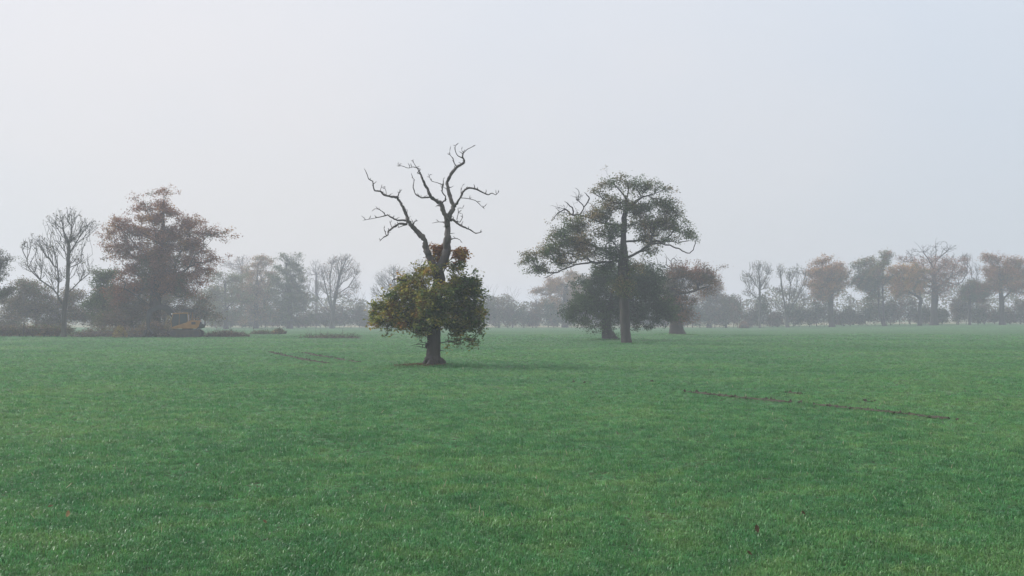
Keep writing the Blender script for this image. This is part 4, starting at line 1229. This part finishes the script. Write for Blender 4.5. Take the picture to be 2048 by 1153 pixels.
MB().prism([(-1.45, 2.74), (.28, 2.8), (.26, 2.88), (-1.4, 2.84)], -1.22, -.08, .02).build('cab_roof', M['orange'], cb, smooth=False)
MB().prism([(-.6, 2.98), (.95, 2.94), (.98, 3.28), (-.5, 3.32)], -1.15, -.1, .05).build('roof_guard', M['black'], cb, smooth=False)
for x in (-.3, .1):
    for y in (-1.0, -.25):
        MB().tube([(x, y, 2.84), (x, y, 3.06)], [.035, .035], 5).build('guard_post', M['orange'], cb)
MB().tube([(.6, -.3, 1.93), (.62, -.3, 3.02)], [.06, .06], 6).build('guard_post', M['orange'], cb)
MB().cyl((-1.5, -1.05, 2.72), (-1.6, -1.05, 2.72), .09, 12).build('work_lamp', M['lamp'], cb)
def arm(name, pl, rad, mat, par_):
    mb_ = MB()
    pts, rr_ = catmull([np.array(p, float) for p in pl], rad, 6)
    n_ = len(pts)
    tn_ = np.gradient(pts, axis=0)
    tn_ /= np.linalg.norm(tn_, axis=1, keepdims=True)
    up = np.cross(tn_, np.array([0, 1.0, 0]))
    v_ = []
    for p, u, r_2 in zip(pts, up, rr_):
        for sy_, su in ((-1, -1), (1, -1), (1, 1), (-1, 1)):
            v_.append(p + np.array([0, sy_ * .19, 0]) + u * su * r_2)
    q_ = [(i * 4 + j, i * 4 + (j + 1) % 4, (i + 1) * 4 + (j + 1) % 4, (i + 1) * 4 + j) for i in range(n_ - 1) for j in range(4)] + [(3, 2, 1, 0), tuple((n_ - 1) * 4 + j for j in range(4))]
    mb_.add(v_, q_)
    return mb_.build(name, M[mat], par_, smooth=False)


bm = arm('boom', [(-.9, .25, 1.35), (-1.6, .25, 2.5), (-2.35, .25, 3.35), (-3.2, .25, 3.5), (-4.3, .25, 3.1)], [.24, .3, .34, .28, .18], 'black', ex)
MB().tube([(-1.2, .25, 1.3), (-2.3, .25, 3.0)], [.09, .06], 8).build('hydraulic_ram', M['pale'], bm)
st_ = arm('stick', [(-4.0, .25, 3.45), (-4.3, .25, 3.0), (-4.5, .25, 1.9), (-4.45, .25, 1.0)], [.12, .22, .18, .11], 'black', ex)
gr_ = MB()
for s_ in (-1, 1):
    gr_.prism([(-4.45, 1.05), (-4.45 + s_ * .35, .8), (-4.45 + s_ * .5, .4), (-4.45 + s_ * .12, .06), (-4.45 + s_ * .3, .42), (-4.45 + s_ * .18, .75)], .0, .5)
gr_.build('grapple', M['black'], st_, smooth=False)

# ------------------------------------------------------------------ small things on the field
r_ = np.random.default_rng(77)
for px, py, lb, big in ((136, 1037, 'tan fallen leaf in the grass near the lower left corner', .055), (101, 1021, 'dull brown fallen leaf just left of the tan one', .035),
                        (1514, 1065, 'dark brown fallen leaf in the grass at lower right', .06), (1499, 1110, 'small dark leaf in the grass below the dark brown one', .035),
                        (1607, 1034, 'small reddish leaf in the grass right of the dark brown one', .035), (530, 1048, 'faint brown leaf in the grass at lower left of centre', .035)):
    Dl = row_D(py) * .985
    p = P(px, py, Dl)
    p[2] = float(gz(p[0], Dl)) + .09
    n_ = 9
    th = np.linspace(-1, 1, n_)
    wv = (1 - th ** 2) * .42 * (1 + .25 * np.cos(th * 14)) + .02
    mid_ = np.column_stack([th, np.zeros(n_), .25 * th ** 2])
    v = np.vstack([mid_ + np.column_stack([np.zeros(n_), -wv, .35 * wv]), mid_, mid_ + np.column_stack([np.zeros(n_), wv, .3 * wv])]) * big
    a_ = r_.uniform(0, 6.28)
    Rz = np.array([[math.cos(a_), -math.sin(a_), 0], [math.sin(a_), math.cos(a_), 0], [0, 0, 1]])
    Rx = np.array([[1, 0, 0], [0, .75, -.66], [0, .66, .75]])
    v = v @ Rz.T @ Rx.T + p
    col = np.array(TAN if 'tan fallen' in lb else (.15, .105, .05))
    mb = MB().add(v, [(k * n_ + j, k * n_ + j + 1, (k + 1) * n_ + j + 1, (k + 1) * n_ + j) for k in (0, 1) for j in range(n_ - 1)], c=np.tile(col * (.5 if 'dark' in lb else 1), (n_ * 3, 1)))
    tag(mb.build('fallen_leaf', M['leaf'], None, p), lb, 'leaf', 'fallen leaves in the grass')

# straw stalks left from the last crop, sprinkled over the field
mb = MB()
for _ in range(170):
    Dl = 11 * (70 / 11) ** r_.random()
    x = r_.uniform(-.58, .58) * Dl
    b = np.array([x, Dl, float(gz(x, Dl))])
    d = np.array([r_.normal() * .5, r_.normal() * .5, abs(r_.normal()) * .8 + .2])
    d /= np.linalg.norm(d)
    mb.tube([b + np.array([0, 0, .02]), b + np.array([0, 0, .05]) + d * r_.uniform(.03, .08)], [.003 + .00014 * Dl, .002 + .0001 * Dl], 3)
tag(mb.build('straw_stalks', M['straw']), 'pale straw stalks sprinkled over the green field', kind='stuff')

# ------------------------------------------------------------------ the air
hz = bpy.data.materials.new('mist')
hz.use_nodes = True
t = hz.node_tree
t.nodes.clear()
ho = t.nodes.new('ShaderNodeOutputMaterial')
pv = t.nodes.new('ShaderNodeVolumePrincipled')
pv.inputs['Color'].default_value = (.86, .895, 1.0, 1)
pv.inputs['Density'].default_value = 0.0015
pv.inputs['Anisotropy'].default_value = 0.2
t.links.new(pv.outputs[0], ho.inputs['Volume'])
o = MB().box((-1550, -320, -2.0), (1550, 1650, 28)).build('haze', hz, smooth=False)
tag(o, 'pale morning mist over the field', kind='stuff')
